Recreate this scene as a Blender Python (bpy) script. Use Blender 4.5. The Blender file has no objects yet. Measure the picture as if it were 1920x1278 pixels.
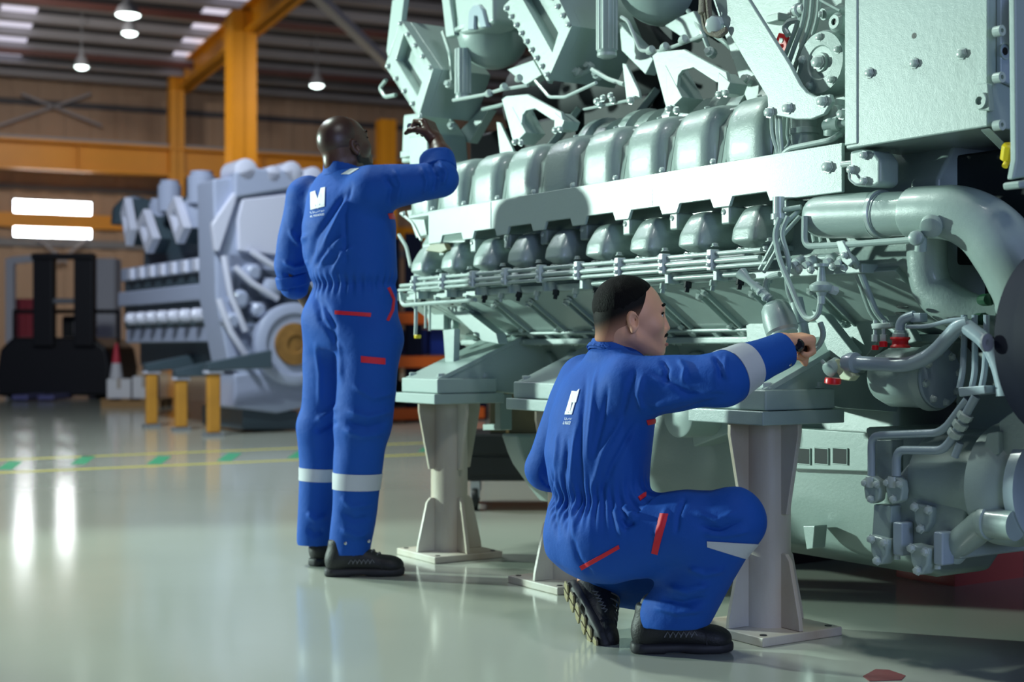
import bpy, bmesh, math, random
import numpy as np
from mathutils import Vector, Matrix
random.seed(7)
SC = bpy.context.scene
COL = SC.collection
# ------------------------------------------------------------------ camera
F = 2650.0; HZ = 655.0; CH = 0.88           # focal length in px, horizon row, camera height
cam_d = bpy.data.cameras.new('camera'); cam = bpy.data.objects.new('camera', cam_d); COL.objects.link(cam)
cam.location = (0, 0, CH); cam.rotation_euler = (math.pi/2, 0, 0)
cam_d.sensor_width = 36.0; cam_d.lens = F/1920*36.0; cam_d.shift_y = 16/1920
cam_d.clip_start = 0.05; cam_d.clip_end = 200
cam_d.dof.use_dof = True; cam_d.dof.focus_distance = 4.25; cam_d.dof.aperture_fstop = 2.6
SC.camera = cam
# ------------------------------------------------------------------ world, lights, exposure
wd = bpy.data.worlds.new('hall_daylight'); SC.world = wd; wd.use_nodes = True
bg = wd.node_tree.nodes['Background']; bg.inputs[0].default_value = (0.36, 0.42, 0.80, 1); bg.inputs[1].default_value = 0.17
SC.view_settings.view_transform = 'Standard'; SC.view_settings.look = 'None'
SC.view_settings.gamma = 1.0; SC.view_settings.exposure = 0.0; SC.view_settings.use_curve_mapping = False
SC.cycles.use_denoising = True
SC.cycles.sample_clamp_indirect = 6.0
SC.cycles.max_bounces = 6

def light(name, kind, loc, target, energy, color, **kw):
    d = bpy.data.lights.new(name, kind); d.energy = energy; d.color = color
    for k, v in kw.items(): setattr(d, k, v)
    o = bpy.data.objects.new(name, d); COL.objects.link(o); o.location = loc
    dv = Vector(target) - Vector(loc); o.rotation_euler = dv.to_track_quat('-Z', 'Y').to_euler()
    return o
# work floodlight far to the left, and the hall's own high bay lamps over the work bay
light('work_floodlight', 'SPOT', (-10.0, 8.0, 2.75), (0.0, 5.25, 1.40), 6600, (0.76, 1.0, 0.90), spot_size=0.50, spot_blend=0.2, shadow_soft_size=0.20)
light('bay_lamp_light', 'AREA', (-3.4, 7.2, 7.2), (-2.6, 6.4, 0), 340, (0.84, 1.0, 0.91), shape='DISK', size=0.7)
light('bay_lamp_light', 'AREA', (0.9, 1.9, 6.2), (0.7, 4.0, 0.6), 65, (0.95, 0.99, 0.98), shape='DISK', size=0.6)
# bluish daylight fill added behind the camera to the right, source unseen
light('daylight_fill', 'AREA', (3.6, -4.0, 2.3), (0.4, 4.6, 0.9), 190, (0.48, 0.60, 1.0), shape='RECTANGLE', size=3.2, size_y=2.6)
light('bay_lamp_light', 'AREA', (-4.5, 10.0, 7.0), (-3.6, 14.0, 0), 560, (0.84, 0.92, 1.0), shape='DISK', size=0.9)
light('bay_lamp_light', 'AREA', (-14.0, 42.0, 11.0), (-14.5, 48.0, 0), 680, (1.0, 0.92, 0.84), shape='DISK', size=1.4)
light('bay_lamp_light', 'AREA', (-4.0, 44.0, 11.0), (-4.0, 49.0, 0), 450, (1.0, 0.92, 0.84), shape='DISK', size=1.4)

# ------------------------------------------------------------------ small library
def s2l(c):
    return tuple((x/12.92 if x <= 0.04045 else ((x+0.055)/1.055)**2.4) for x in c)
def rgb(r, g, b): return s2l((r/255, g/255, b/255))
MATS = {}
def mat(name, col, rough=0.5, metal=0.0, coat=0.0, bump=None, vary=None, emit=None, spec=0.5, sheen=0.0, bump2=None, stretch=None):
    m = bpy.data.materials.new(name); m.use_nodes = True
    nt = m.node_tree; p = nt.nodes['Principled BSDF']; L = nt.links
    p.inputs['Base Color'].default_value = (*col, 1); p.inputs['Roughness'].default_value = rough
    p.inputs['Metallic'].default_value = metal; p.inputs['Specular IOR Level'].default_value = spec
    p.inputs['Coat Weight'].default_value = coat; p.inputs['Coat Roughness'].default_value = 0.12
    if sheen: p.inputs['Sheen Weight'].default_value = sheen
    if emit:
        p.inputs['Emission Color'].default_value = (*emit[0], 1); p.inputs['Emission Strength'].default_value = emit[1]
    tc = None
    def coords(sc=None):
        nonlocal tc
        if tc is None: tc = nt.nodes.new('ShaderNodeTexCoord')
        if sc is None: return tc.outputs['Object']
        mp = nt.nodes.new('ShaderNodeMapping'); mp.inputs['Scale'].default_value = sc
        L.new(tc.outputs['Object'], mp.inputs['Vector']); return mp.outputs['Vector']
    if vary:                                  # (scale, dark factor, detail)
        n = nt.nodes.new('ShaderNodeTexNoise'); n.inputs['Scale'].default_value = vary[0]; n.inputs['Detail'].default_value = 5
        L.new(coords(stretch), n.inputs['Vector'])
        r = nt.nodes.new('ShaderNodeValToRGB'); r.color_ramp.elements[0].position = 0.35; r.color_ramp.elements[1].position = 0.65
        c2 = vary[2] if len(vary) > 2 else tuple(x*vary[1] for x in col)
        r.color_ramp.elements[0].color = (*c2, 1); r.color_ramp.elements[1].color = (*col, 1)
        L.new(n.outputs['Fac'], r.inputs['Fac']); L.new(r.outputs['Color'], p.inputs['Base Color'])
    prev = None
    for bb in (bump, bump2):
        if not bb: continue
        n = nt.nodes.new('ShaderNodeTexNoise'); n.inputs['Scale'].default_value = bb[0]; n.inputs['Detail'].default_value = 4
        L.new(coords(bb[2] if len(bb) > 2 else None), n.inputs['Vector'])
        b = nt.nodes.new('ShaderNodeBump'); b.inputs['Strength'].default_value = bb[1]; b.inputs['Distance'].default_value = 0.01
        L.new(n.outputs['Fac'], b.inputs['Height'])
        if prev: L.new(prev.outputs['Normal'], b.inputs['Normal'])
        L.new(b.outputs['Normal'], p.inputs['Normal']); prev = b
    MATS[name] = m
    return m

class Frame:
    """A place's own axes: origin O on the floor, e1 to the right, e2 away, z up; pixel rays meet its planes."""
    def __init__(s, O, deg):
        a = math.radians(deg); s.O = Vector((O[0], O[1], 0)); s.ang = a
        s.e1 = Vector((math.cos(a), math.sin(a), 0)); s.e2 = Vector((-math.sin(a), math.cos(a), 0))
        c = Vector((0, 0, 0)) - s.O; s.ca = c.dot(s.e1); s.cb = c.dot(s.e2)
    def ray(s, x, y):
        d = Vector(((x-960)/F, 1, 0)); return d.dot(s.e1), d.dot(s.e2), (HZ-y)/F
    def B(s, x, y, b):
        da, db, m = s.ray(x, y); k = (b - s.cb)/db; return Vector((s.ca+k*da, b, CH+k*m))
    def A(s, x, y, a):
        da, db, m = s.ray(x, y); k = (a - s.ca)/da; return Vector((a, s.cb+k*db, CH+k*m))
    def loc(s, v):
        w = Vector(v) - s.O; return Vector((w.dot(s.e1), w.dot(s.e2), v[2]))
    def wor(s, v): return s.O + s.e1*v[0] + s.e2*v[1] + Vector((0, 0, v[2]))
def W(x, y, Y): return Vector(((x-960)/F*Y, Y, CH+(HZ-y)/F*Y))

def tag(o, label=None, cat=None, group=None, kind=None):
    if label: o['label'] = label
    if cat: o['category'] = cat
    if group: o['group'] = group
    if kind: o['kind'] = kind
    return o
def empty(name, loc=(0,0,0), rz=0.0, label=None, cat=None, group=None, kind=None):
    o = bpy.data.objects.new(name, None); COL.objects.link(o); o.location = loc; o.rotation_euler = (0,0,rz)
    o.empty_display_size = 0.1
    return tag(o, label, cat, group, kind)
def link(name, verts, faces, material, parent=None, smooth=35, bevel=0.0, sub=0, seg=2, label=None):
    me = bpy.data.meshes.new(name)
    me.from_pydata([tuple(v) for v in verts], [], [tuple(f) for f in faces]); me.update()
    bm = bmesh.new(); bm.from_mesh(me); bmesh.ops.recalc_face_normals(bm, faces=bm.faces); bm.to_mesh(me); bm.free()
    return link_me(name, me, material, parent, smooth, bevel, sub, seg, label)
def link_me(name, me, material, parent=None, smooth=35, bevel=0.0, sub=0, seg=2, label=None):
    o = bpy.data.objects.new(name, me); COL.objects.link(o)
    if material: me.materials.append(material)
    if smooth:
        me.shade_smooth()
        if not bevel: me.set_sharp_from_angle(angle=math.radians(smooth))
    if bevel:
        m = o.modifiers.new('bevel', 'BEVEL'); m.width = bevel; m.segments = seg; m.limit_method = 'ANGLE'; m.angle_limit = math.radians(35); m.harden_normals = True
    if sub:
        m = o.modifiers.new('sub', 'SUBSURF'); m.levels = sub; m.render_levels = sub
    if parent: o.parent = parent
    if label: o['label'] = label
    return o
class MB:
    """collects shapes into one mesh"""
    def __init__(s): s.v = []; s.f = []
    def add(s, vs, fs):
        n = len(s.v); s.v += [Vector(v) for v in vs]; s.f += [tuple(i+n for i in f) for f in fs]; return s
    def box(s, lo, hi, M=None):
        x0,y0,z0 = lo; x1,y1,z1 = hi
        vs = [Vector(p) for p in ((x0,y0,z0),(x1,y0,z0),(x1,y1,z0),(x0,y1,z0),(x0,y0,z1),(x1,y0,z1),(x1,y1,z1),(x0,y1,z1))]
        if M: vs = [M @ v for v in vs]
        return s.add(vs, [(0,3,2,1),(4,5,6,7),(0,1,5,4),(1,2,6,5),(2,3,7,6),(3,0,4,7)])
    def bar(s, a, b, w, h, up=(0,0,1)):
        a = Vector(a); b = Vector(b); d = (b-a).normalized(); u = Vector(up); r = d.cross(u)
        if r.length < 1e-4: r = d.cross(Vector((1,0,0)))
        r.normalize(); u = r.cross(d).normalized()
        vs = [p + r*sx*w/2 + u*sz*h/2 for p in (a,b) for sx,sz in ((-1,-1),(1,-1),(1,1),(-1,1))]
        return s.add(vs, [(0,1,2,3),(7,6,5,4),(0,4,5,1),(1,5,6,2),(2,6,7,3),(3,7,4,0)])
    def prism(s, poly, vec):
        poly = [Vector(p) for p in poly]; vec = Vector(vec); n = len(poly)
        vs = poly + [p+vec for p in poly]
        return s.add(vs, [tuple(range(n))[::-1], tuple(range(n, 2*n))] + [(i, (i+1)%n, n+(i+1)%n, n+i) for i in range(n)])
    def ringprism(s, outer, inner, vec):
        n = len(outer); vec = Vector(vec); o = [Vector(p) for p in outer]; i_ = [Vector(p) for p in inner]
        vs = o + i_ + [p+vec for p in o] + [p+vec for p in i_]; fs = []
        for k in range(n):
            j = (k+1) % n
            fs += [(k, j, n+j, n+k), (2*n+k, 3*n+k, 3*n+j, 2*n+j), (k, 2*n+k, 2*n+j, j), (n+k, n+j, 3*n+j, 3*n+k)]
        return s.add(vs, fs)
    def lathe(s, a, axis, prof, n=28, cap=True):
        """prof: (distance along axis, radius)"""
        a = Vector(a); d = Vector(axis).normalized(); r = d.orthogonal().normalized(); u = d.cross(r)
        vs = []; fs = []
        for (t, R) in prof:
            for k in range(n):
                th = 2*math.pi*k/n; vs.append(a + d*t + (r*math.cos(th)+u*math.sin(th))*R)
        for i in range(len(prof)-1):
            for k in range(n):
                j = (k+1) % n; fs.append((i*n+k, i*n+j, (i+1)*n+j, (i+1)*n+k))
        if cap:
            fs.append(tuple(range(n))[::-1]); m = (len(prof)-1)*n; fs.append(tuple(range(m, m+n)))
        return s.add(vs, fs)
    def cyl(s, a, b, r, n=24, r2=None):
        a = Vector(a); b = Vector(b); d = b-a
        return s.lathe(a, d, [(0, r), (d.length, r if r2 is None else r2)], n)
    def tube(s, pts, r, n=10, fillet=0.0, steps=5, radii=None):
        pts = [Vector(p) for p in pts]
        if fillet:
            q = [pts[0]]
            for i in range(1, len(pts)-1):
                A, Bp, C = pts[i-1], pts[i], pts[i+1]
                f = min(fillet, (A-Bp).length*0.49, (C-Bp).length*0.49)
                p0 = Bp+(A-Bp).normalized()*f; p2 = Bp+(C-Bp).normalized()*f
                for k in range(steps+1):
                    t = k/steps; q.append(p0*(1-t)**2 + Bp*2*t*(1-t) + p2*t*t)
            q.append(pts[-1]); pts = q
        m = len(pts); vs = []; fs = []
        prev = None
        for i, p in enumerate(pts):
            d = (pts[min(i+1, m-1)] - pts[max(i-1, 0)]).normalized()
            if prev is None: r0 = d.orthogonal().normalized()
            else:
                r0 = prev - d*prev.dot(d); r0.normalize()
            prev = r0; u = d.cross(r0)
            R = r if radii is None else radii[min(len(radii)-1, i)]
            for k in range(n):
                th = 2*math.pi*k/n; vs.append(p + (r0*math.cos(th)+u*math.sin(th))*R)
        for i in range(m-1):
            for k in range(n):
                j = (k+1) % n; fs.append((i*n+k, i*n+j, (i+1)*n+j, (i+1)*n+k))
        fs.append(tuple(range(n))[::-1]); fs.append(tuple(range((m-1)*n, m*n)))
        return s.add(vs, fs)
    def build(s, name, material, parent=None, **kw):
        return link(name, s.v, s.f, material, parent, **kw)
def catmull(pts, n=8):
    pts = [Vector(p) for p in pts]; P = [pts[0]*2-pts[1]] + pts + [pts[-1]*2-pts[-2]]; out = []
    for i in range(1, len(P)-2):
        p0,p1,p2,p3 = P[i-1:i+3]
        for k in range(n):
            t = k/n
            out.append(0.5*((2*p1)+(p2-p0)*t+(2*p0-5*p1+4*p2-p3)*t*t+(3*p1-p0-3*p2+p3)*t**3))
    out.append(P[-2]); return out
def dup(o, parent, matrix):
    c = o.copy(); COL.objects.link(c); c.parent = parent; c.matrix_local = matrix; return c

# ------------------------------------------------------------------ signed distance fields -> one smooth mesh
class SDF:
    def __init__(s, lo, hi, h):
        s.h = h; s.lo = np.array(lo, dtype=np.float64); n = np.ceil((np.array(hi)-s.lo)/h).astype(int)+1
        s.n = n; s.D = np.full(tuple(n), 0.2, dtype=np.float32)
    def _sub(s, lo, hi, m):
        i0 = np.maximum(np.floor((np.array(lo)-m-s.lo)/s.h).astype(int), 0)
        i1 = np.minimum(np.ceil((np.array(hi)+m-s.lo)/s.h).astype(int)+1, s.n)
        if np.any(i1 <= i0): return None
        sl = tuple(slice(a, b) for a, b in zip(i0, i1))
        ax = [np.asarray(s.lo[k]+np.arange(i0[k], i1[k])*s.h, dtype=np.float32) for k in range(3)]
        return sl, ax[0][:,None,None], ax[1][None,:,None], ax[2][None,None,:]
    def _mix(s, sl, d, k, mode):
        D = s.D[sl]
        if mode == 'add':
            if k > 0:
                h = np.maximum(k-np.abs(D-d), 0)/k; s.D[sl] = np.minimum(D, d)-h*h*k*0.25
            else: s.D[sl] = np.minimum(D, d)
        elif mode == 'sub':
            d = -d; h = np.maximum(k-np.abs(D-d), 0)/max(k, 1e-6); s.D[sl] = np.maximum(D, d)+h*h*k*0.25
        elif mode == 'and':
            h = np.maximum(k-np.abs(D-d), 0)/max(k, 1e-6); s.D[sl] = np.maximum(D, d)+h*h*k*0.25
    def cap(s, a, b, ra, rb=None, k=0.02, mode='add', sq=None):
        """tapered capsule; sq=(axis, factor): cross-section squashed along axis"""
        a = np.array(a, float); b = np.array(b, float); rb = ra if rb is None else rb
        R = max(ra, rb); g = s._sub(np.minimum(a, b)-R, np.maximum(a, b)+R, k+2*s.h+0.01)
        if g is None: return s
        sl, X, Y, Z = g; d = b-a; L2 = max(d.dot(d), 1e-9)
        px, py, pz = X-a[0], Y-a[1], Z-a[2]
        t = np.clip((px*d[0]+py*d[1]+pz*d[2])/L2, 0, 1)
        qx, qy, qz = px-t*d[0], py-t*d[1], pz-t*d[2]
        if sq:
            ax = np.array(sq[0], float); ax /= np.linalg.norm(ax); c = (qx*ax[0]+qy*ax[1]+qz*ax[2])*(1/sq[1]-1)
            qx, qy, qz = qx+c*ax[0], qy+c*ax[1], qz+c*ax[2]
        dist = np.sqrt(qx*qx+qy*qy+qz*qz)-(ra+(rb-ra)*t)
        if sq: dist = dist*min(1, sq[1])
        s._mix(sl, dist.astype(np.float32), k, mode); return s
    def ell(s, c, r, M=None, k=0.02, mode='add'):
        """ellipsoid; M: 3 axes (rows)"""
        c = np.array(c, float); r = np.array(r, float); M = np.eye(3) if M is None else np.array(M, float)
        ext = np.sqrt(((M*r[:,None])**2).sum(0)); g = s._sub(c-ext, c+ext, k+2*s.h+0.01)
        if g is None: return s
        sl, X, Y, Z = g; px, py, pz = X-c[0], Y-c[1], Z-c[2]
        q = [(px*M[i][0]+py*M[i][1]+pz*M[i][2]) for i in range(3)]
        k0 = np.sqrt(sum((q[i]/r[i])**2 for i in range(3))); k1 = np.sqrt(sum((q[i]/r[i]**2)**2 for i in range(3)))+1e-9
        s._mix(sl, (k0*(k0-1)/k1).astype(np.float32), k, mode); return s
    def box(s, c, half, M=None, rnd=0.01, k=0.01, mode='add'):
        c = np.array(c, float); hf = np.array(half, float); M = np.eye(3) if M is None else np.array(M, float)
        ext = (np.abs(M)*hf[:,None]).sum(0); g = s._sub(c-ext, c+ext, k+2*s.h+0.01)
        if g is None: return s
        sl, X, Y, Z = g; px, py, pz = X-c[0], Y-c[1], Z-c[2]
        q = [np.abs(px*M[i][0]+py*M[i][1]+pz*M[i][2])-(hf[i]-rnd) for i in range(3)]
        d = np.sqrt(sum(np.maximum(x, 0)**2 for x in q))+np.minimum(np.maximum(np.maximum(q[0], q[1]), q[2]), 0)-rnd
        s._mix(sl, d.astype(np.float32), k, mode); return s
    def loft(s, secs, U, Fv, Rv, k=0.03, mode='add', cap=0.02, p=2.0):
        """secs: (center, half along Fv, half along Rv) ordered along U"""
        U = np.array(U, float); Fv = np.array(Fv, float); Rv = np.array(Rv, float)
        C = np.array([list(x[0]) for x in secs], float); u = C@U; A = np.array([x[1] for x in secs]); Bq = np.array([x[2] for x in secs])
        uu = np.linspace(u[0], u[-1], 80)
        def sm(v):
            w = np.interp(uu, u, v); ker = np.hanning(9); ker /= ker.sum(); e = np.pad(w, 4, mode='edge'); return np.convolve(e, ker, 'valid')
        cf, cr, A2, B2 = sm(C@Fv), sm(C@Rv), sm(A), sm(Bq)
        R = max(A.max(), Bq.max()); g = s._sub(C.min(0)-R, C.max(0)+R, k+2*s.h+0.01)
        if g is None: return s
        sl, X, Y, Z = g
        pu = X*U[0]+Y*U[1]+Z*U[2]; pf = X*Fv[0]+Y*Fv[1]+Z*Fv[2]; pr = X*Rv[0]+Y*Rv[1]+Z*Rv[2]
        def ip(v): return np.interp(pu.ravel(), uu, v).reshape(pu.shape)
        a, b = ip(A2), ip(B2); m = np.minimum(a, b)
        q = (np.abs((pf-ip(cf))/a)**p+np.abs((pr-ip(cr))/b)**p)**(1/p)
        d = (q-1)*m
        e = np.maximum(pu-u[-1], u[0]-pu)
        h = np.maximum(cap-np.abs(d-e), 0)/cap; d = np.maximum(d, e)+h*h*cap*0.25
        s._mix(sl, d.astype(np.float32), k, mode); return s
    def plane(s, p, n, k=0.002, near=None):
        """keep the side n points away from (only within near=(centre, reach) if given)"""
        p = np.array(p, float); n = np.array(n, float); n /= np.linalg.norm(n)
        sl, X, Y, Z = s._sub(s.lo, s.lo+s.n*s.h, 0) if near is None else s._sub(np.array(near[0])-near[1], np.array(near[0])+near[1], 0)
        d = (X-p[0])*n[0]+(Y-p[1])*n[1]+(Z-p[2])*n[2]
        s._mix(sl, d.astype(np.float32), k, 'and'); return s
    def shell(s, t):
        s.D = np.maximum(s.D, -(s.D+t)); return s
    def verts_faces(s, smooth=3):
        D = s.D; inn = D < 0
        cnt = np.zeros(tuple(s.n-1), dtype=np.uint8)
        for i in (0,1):
            for j in (0,1):
                for k in (0,1):
                    cnt += inn[i:s.n[0]-1+i, j:s.n[1]-1+j, k:s.n[2]-1+k]
        act = np.argwhere((cnt > 0) & (cnt < 8)); del cnt
        idx = np.full(tuple(s.n-1), -1, dtype=np.int32); idx[act[:,0], act[:,1], act[:,2]] = np.arange(len(act))
        P = np.zeros((len(act), 3)); C = np.zeros(len(act))
        cor = [(i,j,k) for i in (0,1) for j in (0,1) for k in (0,1)]
        for A in cor:
            for ax in range(3):
                if A[ax]: continue
                Bc = list(A); Bc[ax] = 1
                da = D[act[:,0]+A[0], act[:,1]+A[1], act[:,2]+A[2]]; db = D[act[:,0]+Bc[0], act[:,1]+Bc[1], act[:,2]+Bc[2]]
                m = (da < 0) != (db < 0); t = np.where(m, da/np.where(m, da-db, 1), 0)
                q = np.zeros((len(act), 3)); q += A; q[:,ax] += t
                P[m] += q[m]; C[m] += 1
        V = s.lo + (act + P/C[:,None])*s.h
        faces = []
        for ax in range(3):
            n0 = [slice(None)]*3; n1 = [slice(None)]*3; n0[ax] = slice(0, -1); n1[ax] = slice(1, None)
            a = inn[tuple(n0)]; b = inn[tuple(n1)]
            e = np.argwhere(a != b); u, w = (ax+1) % 3, (ax+2) % 3
            ok = (e[:,u] > 0) & (e[:,w] > 0) & (e[:,u] < s.n[u]-1) & (e[:,w] < s.n[w]-1); e = e[ok]
            q = []
            for du, dw in ((-1,-1),(0,-1),(0,0),(-1,0)):
                c = e.copy(); c[:,u] += du; c[:,w] += dw; q.append(idx[c[:,0], c[:,1], c[:,2]])
            q = np.stack(q, 1); flip = ~a[e[:,0], e[:,1], e[:,2]]
            q[flip] = q[flip][:, ::-1]; faces.append(q)
        Fc = np.concatenate(faces)
        Fc = Fc[(Fc >= 0).all(1)]
        for it in range(smooth):
            V = V + 0.5*lap(V, Fc)
        return V, Fc
    def build(s, name, material, parent=None, smooth=3, disp=None, label=None, post=3):
        V, Fc = s.verts_faces(smooth)
        if disp is not None:
            N = normals(V, Fc); V = V + N*disp(V, N)[:,None]
            for it in range(1): V = V + 0.4*lap(V, Fc)
        return np_mesh(name, V, Fc, material, parent, label)
def lap(V, Fc):
    S = np.zeros_like(V); C = np.zeros(len(V))
    for i in range(4):
        a = Fc[:,i]; b = Fc[:,(i+1) % 4]
        for k in range(3):
            S[:,k] += np.bincount(a, V[b,k], len(V)) + np.bincount(b, V[a,k], len(V))
        C += np.bincount(a, minlength=len(V)) + np.bincount(b, minlength=len(V))
    return S/np.maximum(C, 1)[:,None] - V
def normals(V, Fc):
    n = np.cross(V[Fc[:,2]]-V[Fc[:,0]], V[Fc[:,3]]-V[Fc[:,1]]); N = np.zeros_like(V)
    for i in range(4):
        for k in range(3): N[:,k] += np.bincount(Fc[:,i], n[:,k], len(V))
    return N/np.maximum(np.linalg.norm(N, axis=1), 1e-12)[:,None]
def np_mesh(name, V, Fc, material, parent=None, label=None):
    me = bpy.data.meshes.new(name)
    me.vertices.add(len(V)); me.vertices.foreach_set('co', np.asarray(V, np.float32).ravel())
    me.loops.add(Fc.size); me.loops.foreach_set('vertex_index', np.asarray(Fc, np.int32).ravel())
    me.polygons.add(len(Fc)); me.polygons.foreach_set('loop_start', np.arange(0, Fc.size, 4, dtype=np.int32))
    me.update(calc_edges=True); me.validate(); me.shade_smooth()
    o = bpy.data.objects.new(name, me); COL.objects.link(o)
    if material: me.materials.append(material)
    if parent: o.parent = parent
    if label: o['label'] = label
    return o
def patch(src, name, planes, material, parent, off=0.003, thick=0.002, near=None, label=None):
    """a piece of the cloth surface between planes (point, normal kept side), lifted off it: bands, pockets, prints"""
    bm = bmesh.new(); bm.from_mesh(src.data)
    if near is not None:
        c, r = Vector(near[0]), near[1]
        dv = [v for v in bm.verts if (v.co-c).length > r]; bmesh.ops.delete(bm, geom=dv, context='VERTS')
    for (p, n) in planes:
        bmesh.ops.bisect_plane(bm, geom=bm.verts[:]+bm.edges[:]+bm.faces[:], plane_co=Vector(p), plane_no=Vector(n), clear_inner=True, dist=1e-5)
    if len(near) > 2:                       # keep only faces whose normal agrees with a direction
        nd = Vector(near[2]); bm.normal_update()
        bmesh.ops.delete(bm, geom=[f for f in bm.faces if f.normal.dot(nd) < near[3]], context='FACES')
    bm.normal_update()
    mv = [(v, v.normal.copy()) for v in bm.verts]
    for v, n in mv: v.co += n*off
    ret = bmesh.ops.solidify(bm, geom=bm.faces[:], thickness=thick)
    me = bpy.data.meshes.new(name); bm.to_mesh(me); bm.free(); me.materials.append(material); me.shade_smooth(); me.set_sharp_from_angle(angle=math.radians(50))
    o = bpy.data.objects.new(name, me); COL.objects.link(o); o.parent = parent
    if label: o['label'] = label
    return o

# ------------------------------------------------------------------ materials
PAINT = mat('grey_green_enamel', rgb(153,171,166), 0.36, coat=0.18, bump=(55, 0.05), bump2=(420, 0.10))
PAINTM = mat('grey_green_enamel_cast', rgb(150,167,162), 0.30, coat=0.35, bump=(90, 0.10), bump2=(500, 0.14))
PAINTB = mat('enamel_with_blue_shade', rgb(150,166,176), 0.30, coat=0.3, bump=(60, 0.06))  # same enamel with the blue ambient light put into its colour
DARK = mat('dark_tone_and_shade', rgb(24,33,35), 0.6, spec=0.3)  # dark parts; the engine valley's shade is put into this colour too
BLACK = mat('black_rubber', rgb(17,19,21), 0.5, bump=(200, 0.08))
NAVY = mat('navy_paint', rgb(11,16,34), 0.65, spec=0.15)
STEEL = mat('bright_steel', rgb(176,180,180), 0.28, metal=1.0)
ZINC = mat('painted_bolt', rgb(178,192,188), 0.25, coat=0.5)
STAND = mat('cream_stand_paint', rgb(203,201,190), 0.42, vary=(3.0, 0.8, rgb(176,160,138)), stretch=(1,1,0.4), bump=(80, 0.08))
RED = mat('red_cap_plastic', rgb(205,22,28), 0.35)
YELLOWCAP = mat('yellow_cap_plastic', rgb(222,196,20), 0.4)
BRAID = mat('braided_wire_loom', rgb(104,98,84), 0.6, bump=(300, 0.5))
# ================================================================== THE HALL
BD = Frame((-12.55, 59.4), 24.5)          # the end wall stands some 60 m away
FLOORM = mat('sealed_concrete', rgb(184,189,175), 0.13, coat=0.0, vary=(0.35, 0.86), bump=(5, 0.006), bump2=(60, 0.006), spec=0.6)
WALLM = mat('beige_cladding', rgb(176,150,126), 0.6, vary=(0.5, 0.9))
CEILM = mat('grey_roof_sheet', rgb(70,70,76), 0.6)
PURLM = mat('galvanised_purlin', rgb(150,150,156), 0.5)
YEL = mat('yellow_crane_paint', rgb(226,152,14), 0.45, vary=(0.8, 0.9))
ORANGE = mat('orange_rack_paint', rgb(206,92,24), 0.45)
SKYL = mat('skylight_sheet', rgb(220,215,230), 0.5, emit=((0.80,0.78,0.95), 0.75))
GLASSL = mat('bright_window_pane', rgb(240,245,250), 0.4, emit=((0.90,0.95,1.0), 14.0))
LAMPE = mat('lamp_lens', rgb(240,255,250), 0.4, emit=((0.85,1.0,0.95), 7.0))
GREYM = mat('grey_steel_paint', rgb(120,124,130), 0.5)
WHITEM = mat('white_panel_paint', rgb(212,212,216), 0.5)
BLUEP = mat('blue_pipe_paint', rgb(28,66,150), 0.4)
fl = MB().box((-60,-8,-0.2),(70,100,0)).build('floor', FLOORM, smooth=0); tag(fl, kind='structure')
def bd(name, mb, m, **kw):
    o = mb.build(name, m, None, **kw); o.location = BD.O; o.rotation_euler = (0,0,BD.ang); return o
def struct(name, mb, m, **kw): return tag(bd(name, mb, m, **kw), kind='structure')
# back wall with shallow cladding ribs
w = MB(); xs = np.arange(-50, 70, 1.0)
w.box((-50, 0, 0), (70, 0.3, 11.9))
for x in xs: w.box((x, -0.08, 0), (x+0.4, 0.01, 11.9))
struct('wall_back', w, WALLM, smooth=0)
def zc(b): return 11.75 - 0.1*b
c = MB().prism([(-50,0.4,zc(0.4)),(-50,-62,zc(-62)),(-50,-62,zc(-62)+0.12),(-50,0.4,zc(0.4)+0.12)], (120,0,0))
struct('ceiling', c, CEILM, smooth=0)
for i in range(14):
    b = -0.9-1.7*i
    tag(bd('roof_purlin', MB().box((-50,b-0.21,zc(b)-0.28),(70,b+0.21,zc(b)-0.005)), PURLM, smooth=0), kind='structure')
for i in range(5):
    b = -4.6-5.7*i
    tag(bd('roof_rail', MB().box((-50,b-0.09,zc(b)-0.52),(70,b+0.09,zc(b)-0.30)), mat('rust_red_primer', rgb(96,58,52), 0.5) if i == 0 else MATS['rust_red_primer'], smooth=0), kind='structure')
for i, (xa, xb, ya) in enumerate(((4, 74, 6), (352, 428, 60), (560, 640, 8))):
    pa = BD.A(xa, ya, 0); 
    # sheet of translucent roofing running up the slope
    def onroof(x, y):
        da, db, m = BD.ray(x, y); k = (zc(BD.cb)-CH)/(m+0.1*db); return BD.ca+k*da
    a0, a1 = onroof(xa, ya), onroof(xb, ya)
    b0, b1 = (-25, -2.2) if i == 0 else ((-23, -3.0) if i == 1 else (-29, -14))
    s = MB().prism([(a0,b0,zc(b0)-0.01),(a1,b0,zc(b0)-0.01),(a1,b1,zc(b1)-0.01),(a0,b1,zc(b1)-0.01)], (0,0,-0.02))
    tag(bd('skylight', s, SKYL, smooth=0), kind='structure')
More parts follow.
